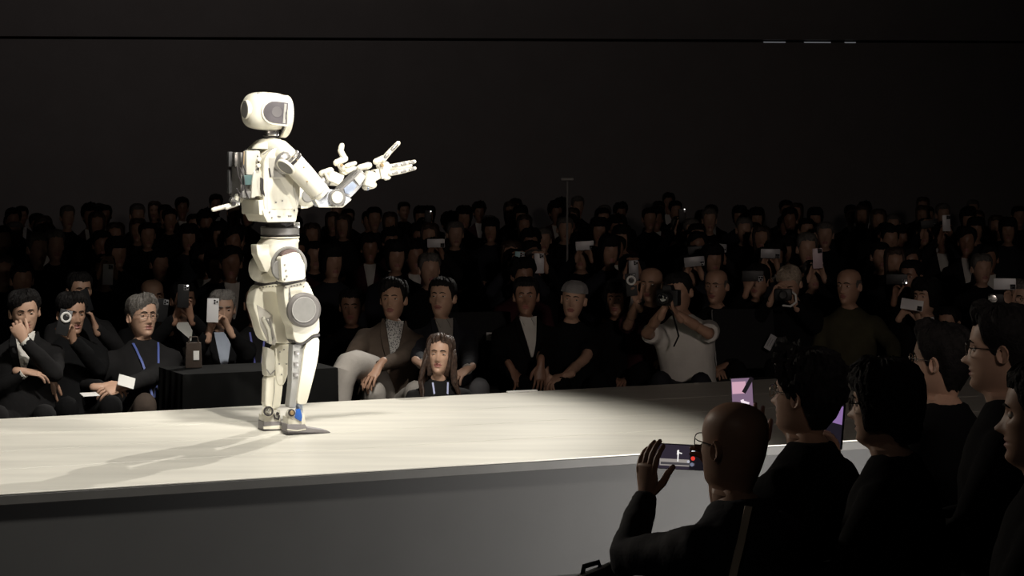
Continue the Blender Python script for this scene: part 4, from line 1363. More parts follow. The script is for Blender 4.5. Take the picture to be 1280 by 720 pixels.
# crossed leg: the raised shin in cream
q = MB(); A = [to_world(p5, p5['hip']), W(462, 462, 13.5), W(445, 456, 13.32), W(436, 458, 13.24), W(431, 466, 13.2), W(428, 480, 13.2), W(426, 500, 13.2), W(424, 530, 13.2)]
q.tube(A, [0.10, 0.10, 0.092, 0.088, 0.082, 0.072, 0.064, 0.055], 16)
o = q.obj('crossed_leg', CLOTH['cream']); o.parent = p5['root']; o.matrix_parent_inverse = Matrix.Identity(4)
Mi = (Matrix.Translation(p5['root_w']) @ p5['Rz'].to_4x4()).inverted(); o.data.transform(Mi)
p6 = person('man in navy jacket and open white collar behind the crouching woman', (553, 373, 14.05), rz=14, lean=14, hyaw=-30, hpitch=-8, S=1.02,
            jacket='navy', shirt='cream', collar='cream', trousers='grey', hair=('short', 'black'), skin='light',
            hands={'L': dict(at=(584, 462, 13.5), dir=(-0.7, -0.5, -0.3), curl=0.4), 'R': dict(at=(527, 455, 13.45), dir=(0.6, -0.5, -0.4), curl=0.4)})
cuff(p6, 'L', CLOTH['cream'], 0.09); cuff(p6, 'R', CLOTH['cream'], 0.09)
pw = person('woman with long brown hair and pale lanyard, crouching low behind the stage edge', (549, 445, 13.02), rz=8, lean=6, hyaw=-14, hpitch=-8, hroll=3, S=0.97,
            jacket='charcoal', trousers='charcoal', hair=('long', 'brown'), skin='light', width=0.86, foot=-0.16, wide=0.96,
            hands={'L': dict(rel=(0.10, -0.20, -0.56)), 'R': dict(rel=(-0.10, -0.20, -0.56))})
lanyard(pw, M_LANYW, 0.52, 0.05, 0.055, badge=False)
p7 = person('man in black suit with white collar sitting beside the beanie wearer', (658, 371, 14.3), rz=12, lean=12, hyaw=-14, hpitch=-2, S=1.0,
            jacket='black', shirt='white', collar='white', trousers='black', hair=('short', 'black'), skin='tan', lapel=True,
            hands={'L': dict(at=(676, 457, 13.8), dir=(-0.1, -0.3, -1), palm=(0, 0.9, -0.3), curl=0.3), 'R': dict(at=(640, 462, 13.8), dir=(0.4, -0.4, -0.8), curl=0.4)})
p8 = person('person in grey knit beanie and black top leaning on bare forearms', (715, 375, 14.35), rz=6, lean=2, hyaw=-16, hpitch=-2, hroll=6, S=1.0,
            jacket='black', collar='grey', trousers='black', hair=None, skin='light', sleeves='short',
            hands={'L': dict(at=(706, 470, 13.85), dir=(-1, -0.2, -0.25), palm=(0, 0.4, -1), curl=0.4, pole=(1.0, 0.2, -0.1)), 'R': dict(at=(682, 468, 13.85), dir=(0.2, -0.2, -1), palm=(0.4, 0.8, 0), curl=0.3, pole=(-0.9, 0.2, -0.3))})
q = MB()
rows = []
for k in range(9):
    s = k / 8
    z = 0.052 + (0.125 - 0.052) * math.sin(s * PI / 2)
    rows.append([p8['T'](hpoint(-PI + 2 * PI * j / 40, min(z, 0.1175), 1.0, 1.0, off=0.016 + 0.003 * math.sin(j * PI / 2)) + Vector((0, 0.012 * s + 0.01, 0.012 * s))) for j in range(40)])
q.loft([[p8['T'](hpoint(-PI + 2 * PI * j / 40, 0.048, 1.0, 1.0, off=0.002)) for j in range(40)]] + rows)
q.obj('knit_beanie', mat('beanie_grey_knit', (0.26, 0.25, 0.25), 0.95, bump=0.5, bscale=120), p8['root'])

# black draped table and the seats that show
tb = empty('draped_table', W(322, 463, 12.72) * 1.0, SANG, 'long black draped table behind the robot, at the stage rear', 'table')
tb.location.z = 0
TZ = 1.95 - (463 - HZY) / FPX * 12.72
q = MB(); q.box(TM((0, 0.18, TZ - 0.02)), 0.94, 0.50, 0.04, 0.01); q.obj('table_top', M_DRAPE, tb)
q = MB()
n = 60
def dr(t):
    w, h = 0.475, 0.255
    P = 4 * (w + h); s = t * P
    for (ax, ay, bx, by) in ((-w, -h, w, -h), (w, -h, w, h), (w, h, -w, h), (-w, h, -w, -h)):
        L = abs(bx - ax) + abs(by - ay)
        if s <= L: return Vector((ax + (bx - ax) * s / L, ay + (by - ay) * s / L, 0))
        s -= L
    return Vector((-w, -h, 0))
rings = []
for z, k in ((TZ + 0.002, 0.0), (TZ - 0.02, 0.2), (0.4, 0.8), (0.02, 1.0)):
    ring = []
    for j in range(160):
        p = dr(j / 160)
        o_ = p.normalized() * (0.012 * k * math.sin(j * 0.9) + 0.006 * k)
        ring.append(p + o_ + Vector((0, 0.18, z)))
    rings.append(ring)
q.loft(rings); q.obj('drape', M_DRAPE, tb)
bg = empty('tote_bag', W(242, 463, 12.86), R_(8), 'small brown bag with a white tag standing on the draped table', 'bag')
bg.location.z = TZ + 0.003
q = MB(); q.prism([Vector((-0.050, -0.03, 0)), Vector((0.050, -0.03, 0)), Vector((0.044, -0.03, 0.15)), Vector((-0.044, -0.03, 0.15))], (0, 0.06, 0), 0.008); q.obj('bag_body', CLOTH['taupe'], bg)
q = MB(); q.box(TM((0.016, -0.034, 0.075)), 0.034, 0.003, 0.055, 0.0008); q.obj('tag', M_PAPER, bg)
q = MB(); q.tube([(-0.03, -0.02, 0.145), (-0.022, -0.02, 0.185), (0.022, -0.02, 0.185), (0.03, -0.02, 0.145)], 0.004, 8); q.obj('handle', CLOTH['taupe'], bg)
chair('black conference chair with a white card, between the navy jacket man and white collar man', Vector((W(612, 430, 14.4).x, 14.45, 0)), 15)
card('white reserved card hanging on the black chair beside the crouching woman', (617, 421, 14.63), 10, -12, 4, 0.10, 0.055, 2)
chair('black chair carrying the tilted grey card, right of the photographer', Vector((W(950, 430, 14.7).x, 14.75, 0)), 15)
card('tilted grey printed card on an empty seat right of the photographer', (963, 428, 14.93), 8, -20, -58, 0.115, 0.05, 3)
for p, lab in ((p1, 'low black chair under the chin-resting man'), (p2, 'low black chair under the man filming over his mouth'), (p3, 'low black chair under the grey-haired man with the lanyard'),
               (p5, 'black chair under the man in cream trousers'), (p6, 'black chair under the man in the navy jacket'), (p7, 'black chair under the man with the white collar'), (p8, 'black chair under the beanie wearer')):
    seat_for(p, lab)

# ------------------------------------------------------------------ second row, left half
q1 = person('man half hidden behind the man in black, phone raised to his cheek', (99, 364, 14.2), rz=20, lean=8, hyaw=8, S=0.97, jacket='charcoal', hair=('short', 'black'), skin='mid',
            hands={'L': dict(at=(119, 408, 13.95), dir=(-0.3, 0.1, 1), palm=(-0.9, 0.1, 0), curl=0.5, pole=(0.8, 0, -0.9)), 'R': dict(rel=(-0.05, -0.28, -0.55))})
phone('black phone at the cheek of the half hidden man behind the man in black', (107, 376, 13.9), rz=40, roll=-18, m=M_BLACK, lens=False)
q2 = person('bald man behind the grey-haired man, holding up a dark phone', (190, 371, 14.45), rz=20, lean=6, hyaw=4, S=0.97, jacket='black', hair=None, skin='mid',
            hands={'L': dict(at=(209, 408, 14.1), dir=(-0.5, -0.1, 0.9), palm=(-0.8, -0.3, 0), curl=0.55, pole=(0.8, 0, -0.9)), 'R': dict(rel=(-0.05, -0.28, -0.55))})
phone('dark phone in the hand of the bald man in the second row', (203, 388, 14.0), rz=20, roll=6, m=M_BLACK)
q3 = person('person in dark jacket and white shirt whose phone shows a bright lens', (229, 376, 14.35), rz=18, lean=6, hyaw=6, S=0.97, jacket='black', shirt='white', hair=('short', 'black'), skin='tan',
            hands={'L': dict(at=(238, 395, 13.98), dir=(-0.3, -0.1, 1), palm=(-0.7, -0.6, 0), curl=0.5), 'R': dict(at=(220, 395, 13.98), dir=(0.3, -0.1, 1), palm=(0.7, -0.6, 0), curl=0.5)})
phone('black phone with a bright lens glint, left of the white phone', (229, 370, 13.9), rz=12, roll=2, glint=True)
q4 = person('grey-haired man in dark jacket photographing with a white phone', (278, 387, 14.1), rz=12, lean=6, hyaw=2, hpitch=2, S=1.0, jacket='black', shirt='paleblue', trousers='black', hair=('short', 'silver'), skin='light', lapel=True,
            hands={'R': dict(at=(261, 416, 13.7), dir=(0.15, -0.1, 1), palm=(0.8, -0.4, 0.1), curl=0.6, pole=(-0.5, 0.2, -1)), 'L': dict(at=(286, 411, 13.7), dir=(-0.5, -0.1, 0.9), palm=(-0.7, -0.4, 0), curl=0.6, pole=(0.6, 0.2, -1))})
phone('white phone held up by the grey-haired man in the dark jacket', (266, 388, 13.62), rz=8, roll=2, m=M_PHONEW, lensm=M_PHONEW)
q5 = person('dark-clothed spectator with a bright blue lanyard, partly behind the robot', (321, 382, 14.2), rz=10, lean=8, hyaw=-5, S=0.98, jacket='charcoal', hair=('fringe', 'grey'), skin='mid', hands=LAP)
lanyard(q5, mat('bright_blue_lanyard', (0.10, 0.11, 0.42), 0.6), 0.50, 0.16, 0.05, badge=False)
q6 = person('dim spectator in black seated left of the man in the brown blazer', (440, 384, 14.7), rz=12, lean=10, hyaw=-14, S=0.98, jacket='black', hair=('short', 'black'), skin='tan', hands=LAP)

# ------------------------------------------------------------------ right half, beyond the stage
r1 = person('long-haired spectator seen behind the raised ring-grip phone', (772, 374, 15.1), rz=5, lean=4, hyaw=-20, S=0.98, jacket='black', hair=('bob', 'black'), skin='tan', hands=LAP)
r2 = person('bald man holding up a phone with a white ring, left of the photographer', (815, 356, 15.0), rz=2, lean=2, hyaw=-24, S=1.0, jacket='wine', hair=None, skin='mid', sleeves='short',
            hands={'R': dict(at=(797, 378, 14.55), dir=(-0.35, -0.1, 1), palm=(0.6, -0.7, 0), curl=0.45, pole=(-0.4, 0.2, -1)), 'L': dict(rel=(0.1, -0.25, -0.5))})
q = MB(); A_ = W(799, 376, 14.55) - r2['root_w']; M_ = zalign(r2['Rz'].transposed() @ A_, r2['wr']['R'] - r2['el']['R'])
q.lathe(M_, [(0.024, -0.01), (0.032, -0.01), (0.032, 0.01), (0.024, 0.01)], 16); q.obj('wristwatch', M_CHROME, r2['root'])
phone('black phone with white ring, raised left of the photographer', (789, 356, 14.5), rz=-5, roll=-6, ring=M_PAPER)
pg = person('photographer in white short-sleeved shirt aiming a black camera', (852, 366, 14.35), rz=-14, lean=2, hyaw=-10, hpitch=4, hroll=-6, S=1.03, jacket='white', trousers='navy', hair=('short', 'black'), skin='mid', sleeves='short', side_lean=-6,
            hands={'R': dict(at=(829, 388, 13.95), dir=(0.35, -0.2, 0.9), palm=(0.8, -0.3, 0.2), curl=0.6, pole=(-0.9, 0.2, -0.9)), 'L': dict(at=(846, 392, 13.95), dir=(-0.5, -0.3, 0.8), palm=(-0.2, -0.3, 0.9), curl=0.5, pole=(1, 0.2, -0.7))})
cm = empty('camera', W(836, 372, 13.92), R_(-24), 'black camera with long lens before the face of the photographer', 'camera')
q = MB(); q.box(TM((0, 0, 0)), 0.15, 0.075, 0.105, 0.015, seg=2); q.obj('camera_body', M_BLACK, cm)
q = MB(); q.prism([Vector((-0.035, -0.04, 0.05)), Vector((0.035, -0.04, 0.05)), Vector((0.024, -0.04, 0.082)), Vector((-0.024, -0.04, 0.082))], (0, 0.07, 0), 0.004); q.obj('viewfinder', M_BLACK, cm)
q = MB(); q.lathe(TM((0.0, -0.035, 0), (PI / 2, 0, 0)), [(0, 0), (0.042, 0), (0.042, 0.05), (0.038, 0.055), (0.042, 0.09), (0.036, 0.094), (0.032, 0.085), (0, 0.083)], 24); ln = q.obj('lens_barrel', M_BLACK, cm)
q = MB(); q.sell(TM((0, -0.118, 0)), 0.031, 0.006, 0.031, nu=18, nv=8); q.obj('front_glass', M_LENS, ln)
q = MB(); q.tube([(-0.02, 0, 0.09), (-0.05, 0.02, 0.02), (0.03, -0.01, -0.1), (0.05, 0.05, -0.25), (0.0, 0.1, -0.32)], 0.006, 6); q.obj('strap', M_BLACK, cm)
q = MB(); q.tube([pg['chest'](-0.10, 0.12, 0.012), pg['chest'](-0.02, 0.10, 0.016), pg['chest'](0.06, 0.11, 0.016), pg['chest'](0.13, 0.14, 0.012)], (0.020), 8); q.obj('belt', M_BLACK, pg['root'])
for xx in (-0.09, -0.02, 0.05):
    q = MB(); q.box(axes(pg['chest'](xx, 0.05, 0.03), pg['tx'], pg['tdir'], -pg['ty']), 0.055, 0.11, 0.03, 0.006); q.obj('belt_pouch', CLOTH['grey'], pg['root'])
r3 = person('ruddy bald man with a pale collar behind the photographer', (896, 358, 15.2), rz=-4, lean=4, hyaw=-22, S=1.0, jacket='black', collar='paleblue', hair=('fringe', 'grey'), skin='mid', hands=LAP)
r4 = person('spectator holding a black phone in front of the face, right of the ruddy man', (948, 352, 15.6), rz=-6, lean=4, hyaw=-18, S=0.97, jacket='black', hair=('short', 'black'), skin='mid',
            hands={'R': dict(at=(934, 362, 15.2), dir=(0.3, -0.1, 1), palm=(0.5, 0.8, 0), curl=0.7), 'L': dict(rel=(0.1, -0.25, -0.5))})
phone('black phone in the spread hand right of the ruddy man', (941, 345, 15.15), rz=-5, portrait=False, m=M_BLACK)
r5 = person('fair-haired person bending behind a dark camera with a white strap', (990, 352, 15.3), rz=-8, lean=-6, hyaw=-15, hpitch=25, S=0.98, jacket='black', hair=('short', 'fair'), skin='light',
            hands={'R': dict(at=(965, 372, 14.95), dir=(0.4, -0.1, 1), palm=(0.8, -0.3, 0), curl=0.5), 'L': dict(at=(993, 378, 14.95), dir=(-0.4, -0.1, 0.9), palm=(-0.8, -0.3, 0), curl=0.5)})
c2 = empty('camera', W(979, 368, 14.9), R_(-8), 'small dark camera with a looping pale strap, before the fair-haired person', 'camera')
q = MB(); q.box(TM((0, 0, 0)), 0.12, 0.06, 0.08, 0.012, seg=2); q.obj('camera_body', M_BLACK, c2)
q = MB(); q.lathe(TM((0.0, -0.03, 0), (PI / 2, 0, 0)), [(0, 0), (0.032, 0), (0.032, 0.05), (0.026, 0.052), (0.024, 0.045), (0, 0.044)], 20); q.obj('lens_barrel', M_BLACK, c2)
q = MB(); q.tube([(0.06, -0.01, 0.02), (0.085, -0.03, 0.0), (0.09, -0.03, -0.05), (0.05, -0.03, -0.08), (0.0, -0.02, -0.075)], 0.008, 8); q.obj('strap', M_PAPER, c2)
r6 = person('ruddy-faced spectator in an olive jacket behind the dark curly-haired man', (1062, 358, 15.2), rz=-12, lean=4, hyaw=-25, S=1.03, jacket='olive', hair=('fringe', 'grey'), skin='mid',
            hands={'L': dict(at=(1118, 458, 14.7), dir=(0.3, -0.6, -0.6), curl=0.4, pole=(1, 0, -0.2)), 'R': dict(rel=(-0.05, -0.28, -0.55))})
r8 = person('woman in dark jacket and white shirt filming with a white phone, far right', (1158, 371, 15.3), rz=-14, lean=4, hyaw=-30, S=1.0, jacket='black', shirt='white', collar='white', hair=('bob', 'black'), skin='light',
            hands={'R': dict(at=(1128, 392, 14.9), dir=(0.5, -0.2, 0.8), palm=(0.7, -0.5, 0.2), curl=0.5, pole=(-0.7, 0.2, -0.9)), 'L': dict(at=(1150, 402, 14.95), dir=(-0.3, -0.2, 0.8), palm=(-0.7, -0.5, 0), curl=0.5)})
phone('white phone held sideways by the woman in the white shirt', (1140, 381, 14.8), rz=-18, tilt=-10, roll=8, portrait=False, m=M_PHONEW, lensm=M_BLACK)
r9 = person('spectator behind the woman in the white shirt, arm raised with a phone', (1140, 346, 16.1), rz=-14, lean=4, hyaw=-25, S=0.95, jacket='charcoal', hair=('short', 'black'), skin='tan',
            hands={'R': dict(at=(1118, 372, 15.6), dir=(0.15, -0.1, 1), palm=(0.8, -0.4, 0), curl=0.6, pole=(-0.5, 0.2, -1)), 'L': dict(rel=(0.1, -0.25, -0.5))})
phone('black phone with a lens glint, raised above the white phone on the right', (1121, 349, 15.5), rz=-10, portrait=False, glint=True)
r10 = person('smiling spectator cut off by the right frame edge behind a camera', (1281, 374, 15.4), rz=-20, lean=4, hyaw=-30, S=1.08, jacket='black', hair=('short', 'grey'), skin='light', glasses=M_GLASSM,
             hands={'R': dict(at=(1262, 384, 15.0), dir=(-0.2, -0.1, 1), palm=(0.8, -0.4, 0), curl=0.5, pole=(-0.7, 0.2, -0.9)), 'L': dict(rel=(0.1, -0.25, -0.5))})
phone('white phone with a black camera block, raised at the right frame edge', (1256, 355, 14.9), rz=-12, portrait=False, m=M_PHONEW, lensm=M_BLACK, size=(0.078, 0.150, 0.009))
c3 = empty('camera', W(1245, 373, 15.0), R_(-14), 'small black camera just below the white phone at the right edge', 'camera')
q = MB(); q.box(TM((0, 0, 0)), 0.11, 0.05, 0.07, 0.012, seg=2); q.obj('camera_body', M_BLACK, c3)
q = MB(); q.lathe(TM((-0.02, -0.025, 0), (PI / 2, 0, 0)), [(0, 0), (0.030, 0), (0.030, 0.03), (0.024, 0.032), (0, 0.030)], 20); q.obj('lens_barrel', M_CHROME, c3)
r11 = person('small dim face seen between the two dark heads on the right', (1187, 404, 15.3), rz=-14, lean=4, hyaw=-25, S=0.9, jacket='black', hair=('short', 'black'), skin='mid', hands=LAP, lo=True)

# ------------------------------------------------------------------ foreground spectators (seen from behind)
def screen_phone(label, at, rz, tilt, roll, portrait, kind):
    """phone whose lit screen faces the camera"""
    r = empty('phone', W(*at), R_(rz), label, 'phone')
    r.rotation_euler = (R_(tilt), 0, R_(rz))
    w, h, t = 0.075, 0.158, 0.009
    M = Matrix.Rotation(R_(roll + (0 if portrait else 90)), 4, 'Y')
    q = MB(); q.box(M, w, t, h, 0.004, seg=2); q.obj('phone_body', M_BLACK, r)
    def quad(name, x, z, sx, sz, m, dep=0.0, rot=0, par=None):
        q = MB(); q.box(M @ TM((x, -t / 2 - 0.0006 - dep, z), (0, R_(rot), 0)), sx, 0.0006, sz)
        return q.obj(name, m, par or r)
    def disc(name, x, z, rad, m, dep, par):
        q = MB(); q.lathe(M @ TM((x, -t / 2 - 0.0006 - dep, z)) @ Matrix.Rotation(PI / 2, 4, 'X'), [(0, -0.0003), (rad, -0.0003), (rad, 0.0003), (0, 0.0003)], 16)
        return q.obj(name, m, par)
    E = lambda n, c, s: mat('screen_' + n, (0.01, 0.01, 0.01), 0.3, emit=c, estr=s, var=0.0)
    if kind == 'landscape':            # long side along the phone's height axis; +z of the phone points image-right after the 90 degree roll
        sc = quad('screen', 0, 0, w * 0.94, h * 0.96, E('plum', (0.028, 0.022, 0.034), 1))
        S1 = -1 if True else 1
        X = lambda v: -v                # phone x axis points down in the picture
        quad('screen_stage', X(-0.0165), -0.004, 0.020, 0.106, E('stage', (0.30, 0.27, 0.25), 1), 0.0006, 0, sc)
        quad('screen_stage_front', X(-0.0195), -0.004, 0.007, 0.100, E('front', (0.06, 0.055, 0.06), 1), 0.0012, 0, sc)
        quad('screen_robot', X(0.004), -0.004, 0.034, 0.0035, E('robot', (0.85, 0.82, 0.8), 1), 0.0012, 0, sc)
        quad('screen_robot_arm', X(0.012), 0.002, 0.003, 0.011, E('robot', (0.85, 0.82, 0.8), 1), 0.0012, 12, sc)
        quad('screen_robot_body', X(0.013), -0.0045, 0.012, 0.006, E('robot', (0.85, 0.82, 0.8), 1), 0.0012, 0, sc)
        quad('control_strip', 0, 0.053, w * 0.94, 0.046, E('black', (0.008, 0.007, 0.010), 1), 0.0009, 0, sc)
        disc('record_button', X(-0.002), 0.040, 0.0062, E('red', (0.75, 0.045, 0.03), 1), 0.0015, sc)
        disc('shutter_button', X(0.018), 0.040, 0.0055, E('white', (0.80, 0.85, 0.88), 1), 0.0015, sc)
        disc('zoom_button', X(-0.020), 0.038, 0.0058, E('zoom', (0.16, 0.17, 0.24), 1), 0.0015, sc)
        disc('mode_button', X(-0.012), 0.027, 0.0042, E('mode', (0.45, 0.45, 0.50), 1), 0.0015, sc)
        disc('corner_button', X(0.022), 0.058, 0.003, E('white', (0.80, 0.85, 0.88), 1), 0.0015, sc)
        disc('corner_button', X(0.0), 0.066, 0.003, E('white', (0.80, 0.85, 0.88), 1), 0.0015, sc)
    elif kind == 'portrait':
        sc = quad('screen', 0, 0, w * 0.93, h * 0.96, E('violet', (0.20, 0.13, 0.20), 1))
        quad('screen_glow', -0.010, 0.045, 0.046, 0.040, E('pink', (0.62, 0.36, 0.46), 1), 0.0006, 0, sc)
        quad('screen_dark', 0.020, 0.052, 0.014, 0.058, E('dark', (0.012, 0.009, 0.012), 1), 0.0012, 32, sc)
        quad('screen_robot', 0.002, -0.012, 0.011, 0.034, E('whitepink', (0.9, 0.78, 0.86), 1), 0.0012, -14, sc)
        quad('screen_robot_arm', 0.012, -0.006, 0.020, 0.007, E('whitepink', (0.9, 0.78, 0.86), 1), 0.0012, 20, sc)
        quad('screen_stage', 0.010, -0.038, 0.050, 0.016, E('whitepink', (0.9, 0.78, 0.86), 1), 0.0009, 22, sc)
    else:
        sc = quad('screen', 0, 0, w * 0.93, h * 0.96, E('deep', (0.010, 0.008, 0.014), 1))
        quad('screen_image', 0, 0.038, w * 0.92, 0.062, E('purple', (0.24, 0.14, 0.34), 1), 0.0005, 0, sc)
        quad('screen_glow', -0.012, 0.050, 0.040, 0.022, E('lilac', (0.75, 0.52, 0.80), 1), 0.0010, 0, sc)
    return r


f1 = person('bald man with glasses in dark jacket filming with both hands, nearest the stage front', (914, 557, 5.9), rz=222, lean=-2, hyaw=0, hpitch=-4, S=1.0, jacket='navy', collar='white', trousers='navy',
            hair=None, skin='mid', glasses=M_GLASSF, wide=1.06, brow=False, vox=0.013, wrinkle=0.008,
            hands={'L': dict(at=(808, 620, 6.18), dir=(0.1, 0.1, 1), palm=(-0.9, 0.0, 0.1), curl=0.30, pole=(1.0, 0.15, -0.8), thumb=1.3, spread=0.03),
                   'R': dict(at=(896, 613, 6.30), dir=(0.15, -0.1, 1), palm=(0.9, -0.2, 0.0), curl=0.4, pole=(-0.8, 0.3, -0.8))})
screen_phone('phone with a lit camera screen held sideways by the bald man', (849, 571, 6.34), 0, 0, 3, False, 'landscape')
# pale strap running diagonally down the back of his jacket
from mathutils.bvhtree import BVHTree
jk = next(c for c in f1['root'].children if c.name.startswith(('top', 'jacket')))
mw = Matrix.Translation(f1['root_w']) @ f1['Rz'].to_4x4()
bvh = BVHTree.FromPolygons([mw @ v.co for v in jk.data.vertices], [list(p.vertices) for p in jk.data.polygons])
rows = []
for i in range(9):
    t = i / 8
    px_, py_ = 938 + (912 - 938) * t, 620 + (735 - 620) * t
    o_ = Vector((0, 0, CAMH)); d_ = (W(px_, py_, 1.0) - o_).normalized()
    hit, nrm, _, _ = bvh.ray_cast(o_, d_)
    if hit is None: continue
    if nrm.dot(d_) > 0: nrm = -nrm
    sd_ = nrm.cross(Vector((-0.2, 0, -1))).normalized() * 0.010
    rows.append([hit - sd_ + nrm * 0.002, hit - sd_ + nrm * 0.010, hit + sd_ + nrm * 0.010, hit + sd_ + nrm * 0.002])
q = MB(); q.loft(rows); o = q.obj('shoulder_strap', M_GOLD, f1['root']); o.data.transform(mw.inverted())
f2 = person('man with dark curly hair and glasses, just right of the bald man', (1003, 494, 6.9), rz=234, lean=2, hyaw=0, hpitch=-4, S=1.03, jacket='black', trousers='black', hair=('curly', 'black'), skin='mid', glasses=M_GLASSM, vox=0.014,
            hands={'L': dict(at=(940, 566, 7.12), dir=(0.25, 0.1, 1), palm=(-0.8, -0.4, 0), curl=0.4, pole=(0.9, 0, -1)), 'R': dict(at=(1047, 585, 7.22), dir=(0.1, -0.1, 1), palm=(0.7, -0.7, 0), curl=0.5, pole=(-0.9, 0, -1))})
cuff(f2, 'L', CLOTH['black'])
screen_phone('upright phone with a pinkish lit screen above the bald man', (928, 501, 7.2), 3, 0, -3, True, 'portrait')
f3 = person('woman with dark bob hair and glasses, right of the curly-haired man', (1108, 506, 6.05), rz=243, lean=2, hyaw=0, hpitch=2, S=0.94, jacket='black', collar='white', trousers='black', hair=('bob', 'black'), skin='light', glasses=M_GLASSF, width=0.9, vox=0.014,
            hands={'L': dict(rel=(0.05, -0.30, -0.53)), 'R': dict(rel=(-0.05, -0.28, -0.55))})
screen_phone('phone with a purple lit screen between the curly-haired man and the bob-haired woman', (1044, 531, 7.3), -50, 0, 6, True, 'purple')
f4 = person('dark-haired man with glasses, face edge lit, two heads right of the curly-haired man', (1174, 452, 7.4), rz=235, lean=2, hyaw=0, hpitch=-2, S=0.98, jacket='black', collar='paleblue', trousers='black', hair=('combed', 'black'), skin='light', glasses=M_GLASSM, vox=0.015, hands=LAP)
f5 = person('dark-haired man with glasses in profile at the upper right of the near seats', (1252, 438, 6.35), rz=252, lean=2, hyaw=0, hpitch=0, S=1.0, jacket='black', trousers='black', hair=('combed', 'black'), skin='light', glasses=M_GLASSF, wide=1.04, vox=0.014, hands=LAP)
f6 = person('man with pale blue collar cut off by the right frame edge', (1305, 521, 5.2), rz=250, lean=2, hyaw=0, S=1.0, jacket='black', collar='paleblue', shirt=None, trousers='black', hair=('short', 'black'), skin='mid', vox=0.014, hands=LAP, width=1.1)
for p, lab in ((f1, 'dark chair under the bald man with glasses'), (f2, 'dark chair under the curly-haired man'), (f3, 'dark chair under the bob-haired woman'),
               (f4, 'dark chair under the edge-lit man with glasses'), (f5, 'dark chair under the man in profile'), (f6, 'dark chair under the man with the pale blue collar')):
    seat_for(p, lab)

# small tripod and chair corner at the bottom of the frame
tp = empty('camera_tripod', Vector((W(775, 700, 6.4).x, 6.4, 0)), 0, 'small black tripod head standing beside the bald man at the bottom', 'tripod')
zt = W(775, 697, 6.4).z
q = MB(); q.tube([(0, 0, 0.35), (0, 0, zt - 0.06)], 0.013, 10); q.obj('column', M_BLACK, tp)
for k in range(3):
    a = 2 * PI * k / 3 + 0.5
    q = MB(); q.tube([(0.02 * math.cos(a), 0.02 * math.sin(a), 0.45), (0.26 * math.cos(a), 0.26 * math.sin(a), 0.012)], [0.012, 0.008], 8); q.obj('leg', M_BLACK, tp)
q = MB(); q.box(TM((0.002, 0, zt - 0.035), (0, R_(8), 0)), 0.036, 0.036, 0.055, 0.010, seg=2); q.obj('head', M_BLACK, tp)
q = MB(); q.box(TM((0.028, 0, zt - 0.028)), 0.03, 0.014, 0.018, 0.005); q.obj('lock_knob', M_BLACK, tp)
q = MB(); q.box(TM((0.000, 0, zt + 0.006), (0, R_(-32), 0)), 0.042, 0.05, 0.022, 0.008, seg=2); q.obj('mount_plate', M_BLACK, tp)
bx = empty('equipment_case', Vector((W(742, 712, 6.2).x, 6.2, 0)), R_(-20), 'black tilted case corner at the bottom edge, left of the tripod', 'case')
zc = W(757, 707, 6.2).z
q = MB(); q.prism([Vector((-0.16, 0, 0)), Vector((0.11, 0, 0)), Vector((0.036, 0, zc)), Vector((-0.10, 0, zc - 0.06))], (0, 0.16, 0), 0.010); q.obj('case_shell', M_BLACK, bx)
q = MB(); q.tube([(-0.06, 0.08, zc - 0.05), (-0.055, 0.08, zc - 0.02), (-0.01, 0.08, zc - 0.005), (-0.005, 0.08, zc - 0.03)], 0.008, 8); q.obj('handle', M_BLACK, bx)
# added housing for the unseen floor spot that fills the stage front
fl = empty('added_floor_light', Vector((2.5, 8.9, 0)), 0, 'small added floor spotlight, unseen, filling the stage front', 'lamp')
q = MB(); q.box(TM((0, 0, 0.015)), 0.22, 0.16, 0.03, 0.006); q.obj('base', M_BLACK, fl)
q = MB(); q.lathe(zalign(Vector((0.05, -0.07, 0.12)), Vector((-1.5, 1.95, 0.11))), [(0, 0), (0.05, 0), (0.07, 0.06), (0.07, 0.10), (0.064, 0.10), (0.06, 0.06), (0, 0.055)], 20); q.obj('fill_housing', M_BLACK, fl)

# ------------------------------------------------------------------ the dim rows behind
rc_ = random.Random(21)
GP = 'spectators seated in the dim rows behind the stage'
LP = 'dark-clothed spectator seated in the dim rows far behind the stage'
taken = [W(*t) for t in ((99, 364, 14.2), (190, 371, 14.45), (229, 376, 14.35), (278, 387, 14.1), (321, 382, 14.2), (440, 384, 14.7), (772, 374, 15.1), (815, 356, 15.0), (852, 366, 14.35),
                         (896, 358, 15.2), (948, 352, 15.6), (990, 352, 15.3), (1062, 358, 15.2), (1158, 371, 15.3), (1140, 346, 16.1), (1281, 374, 15.4), (1187, 404, 15.3))]
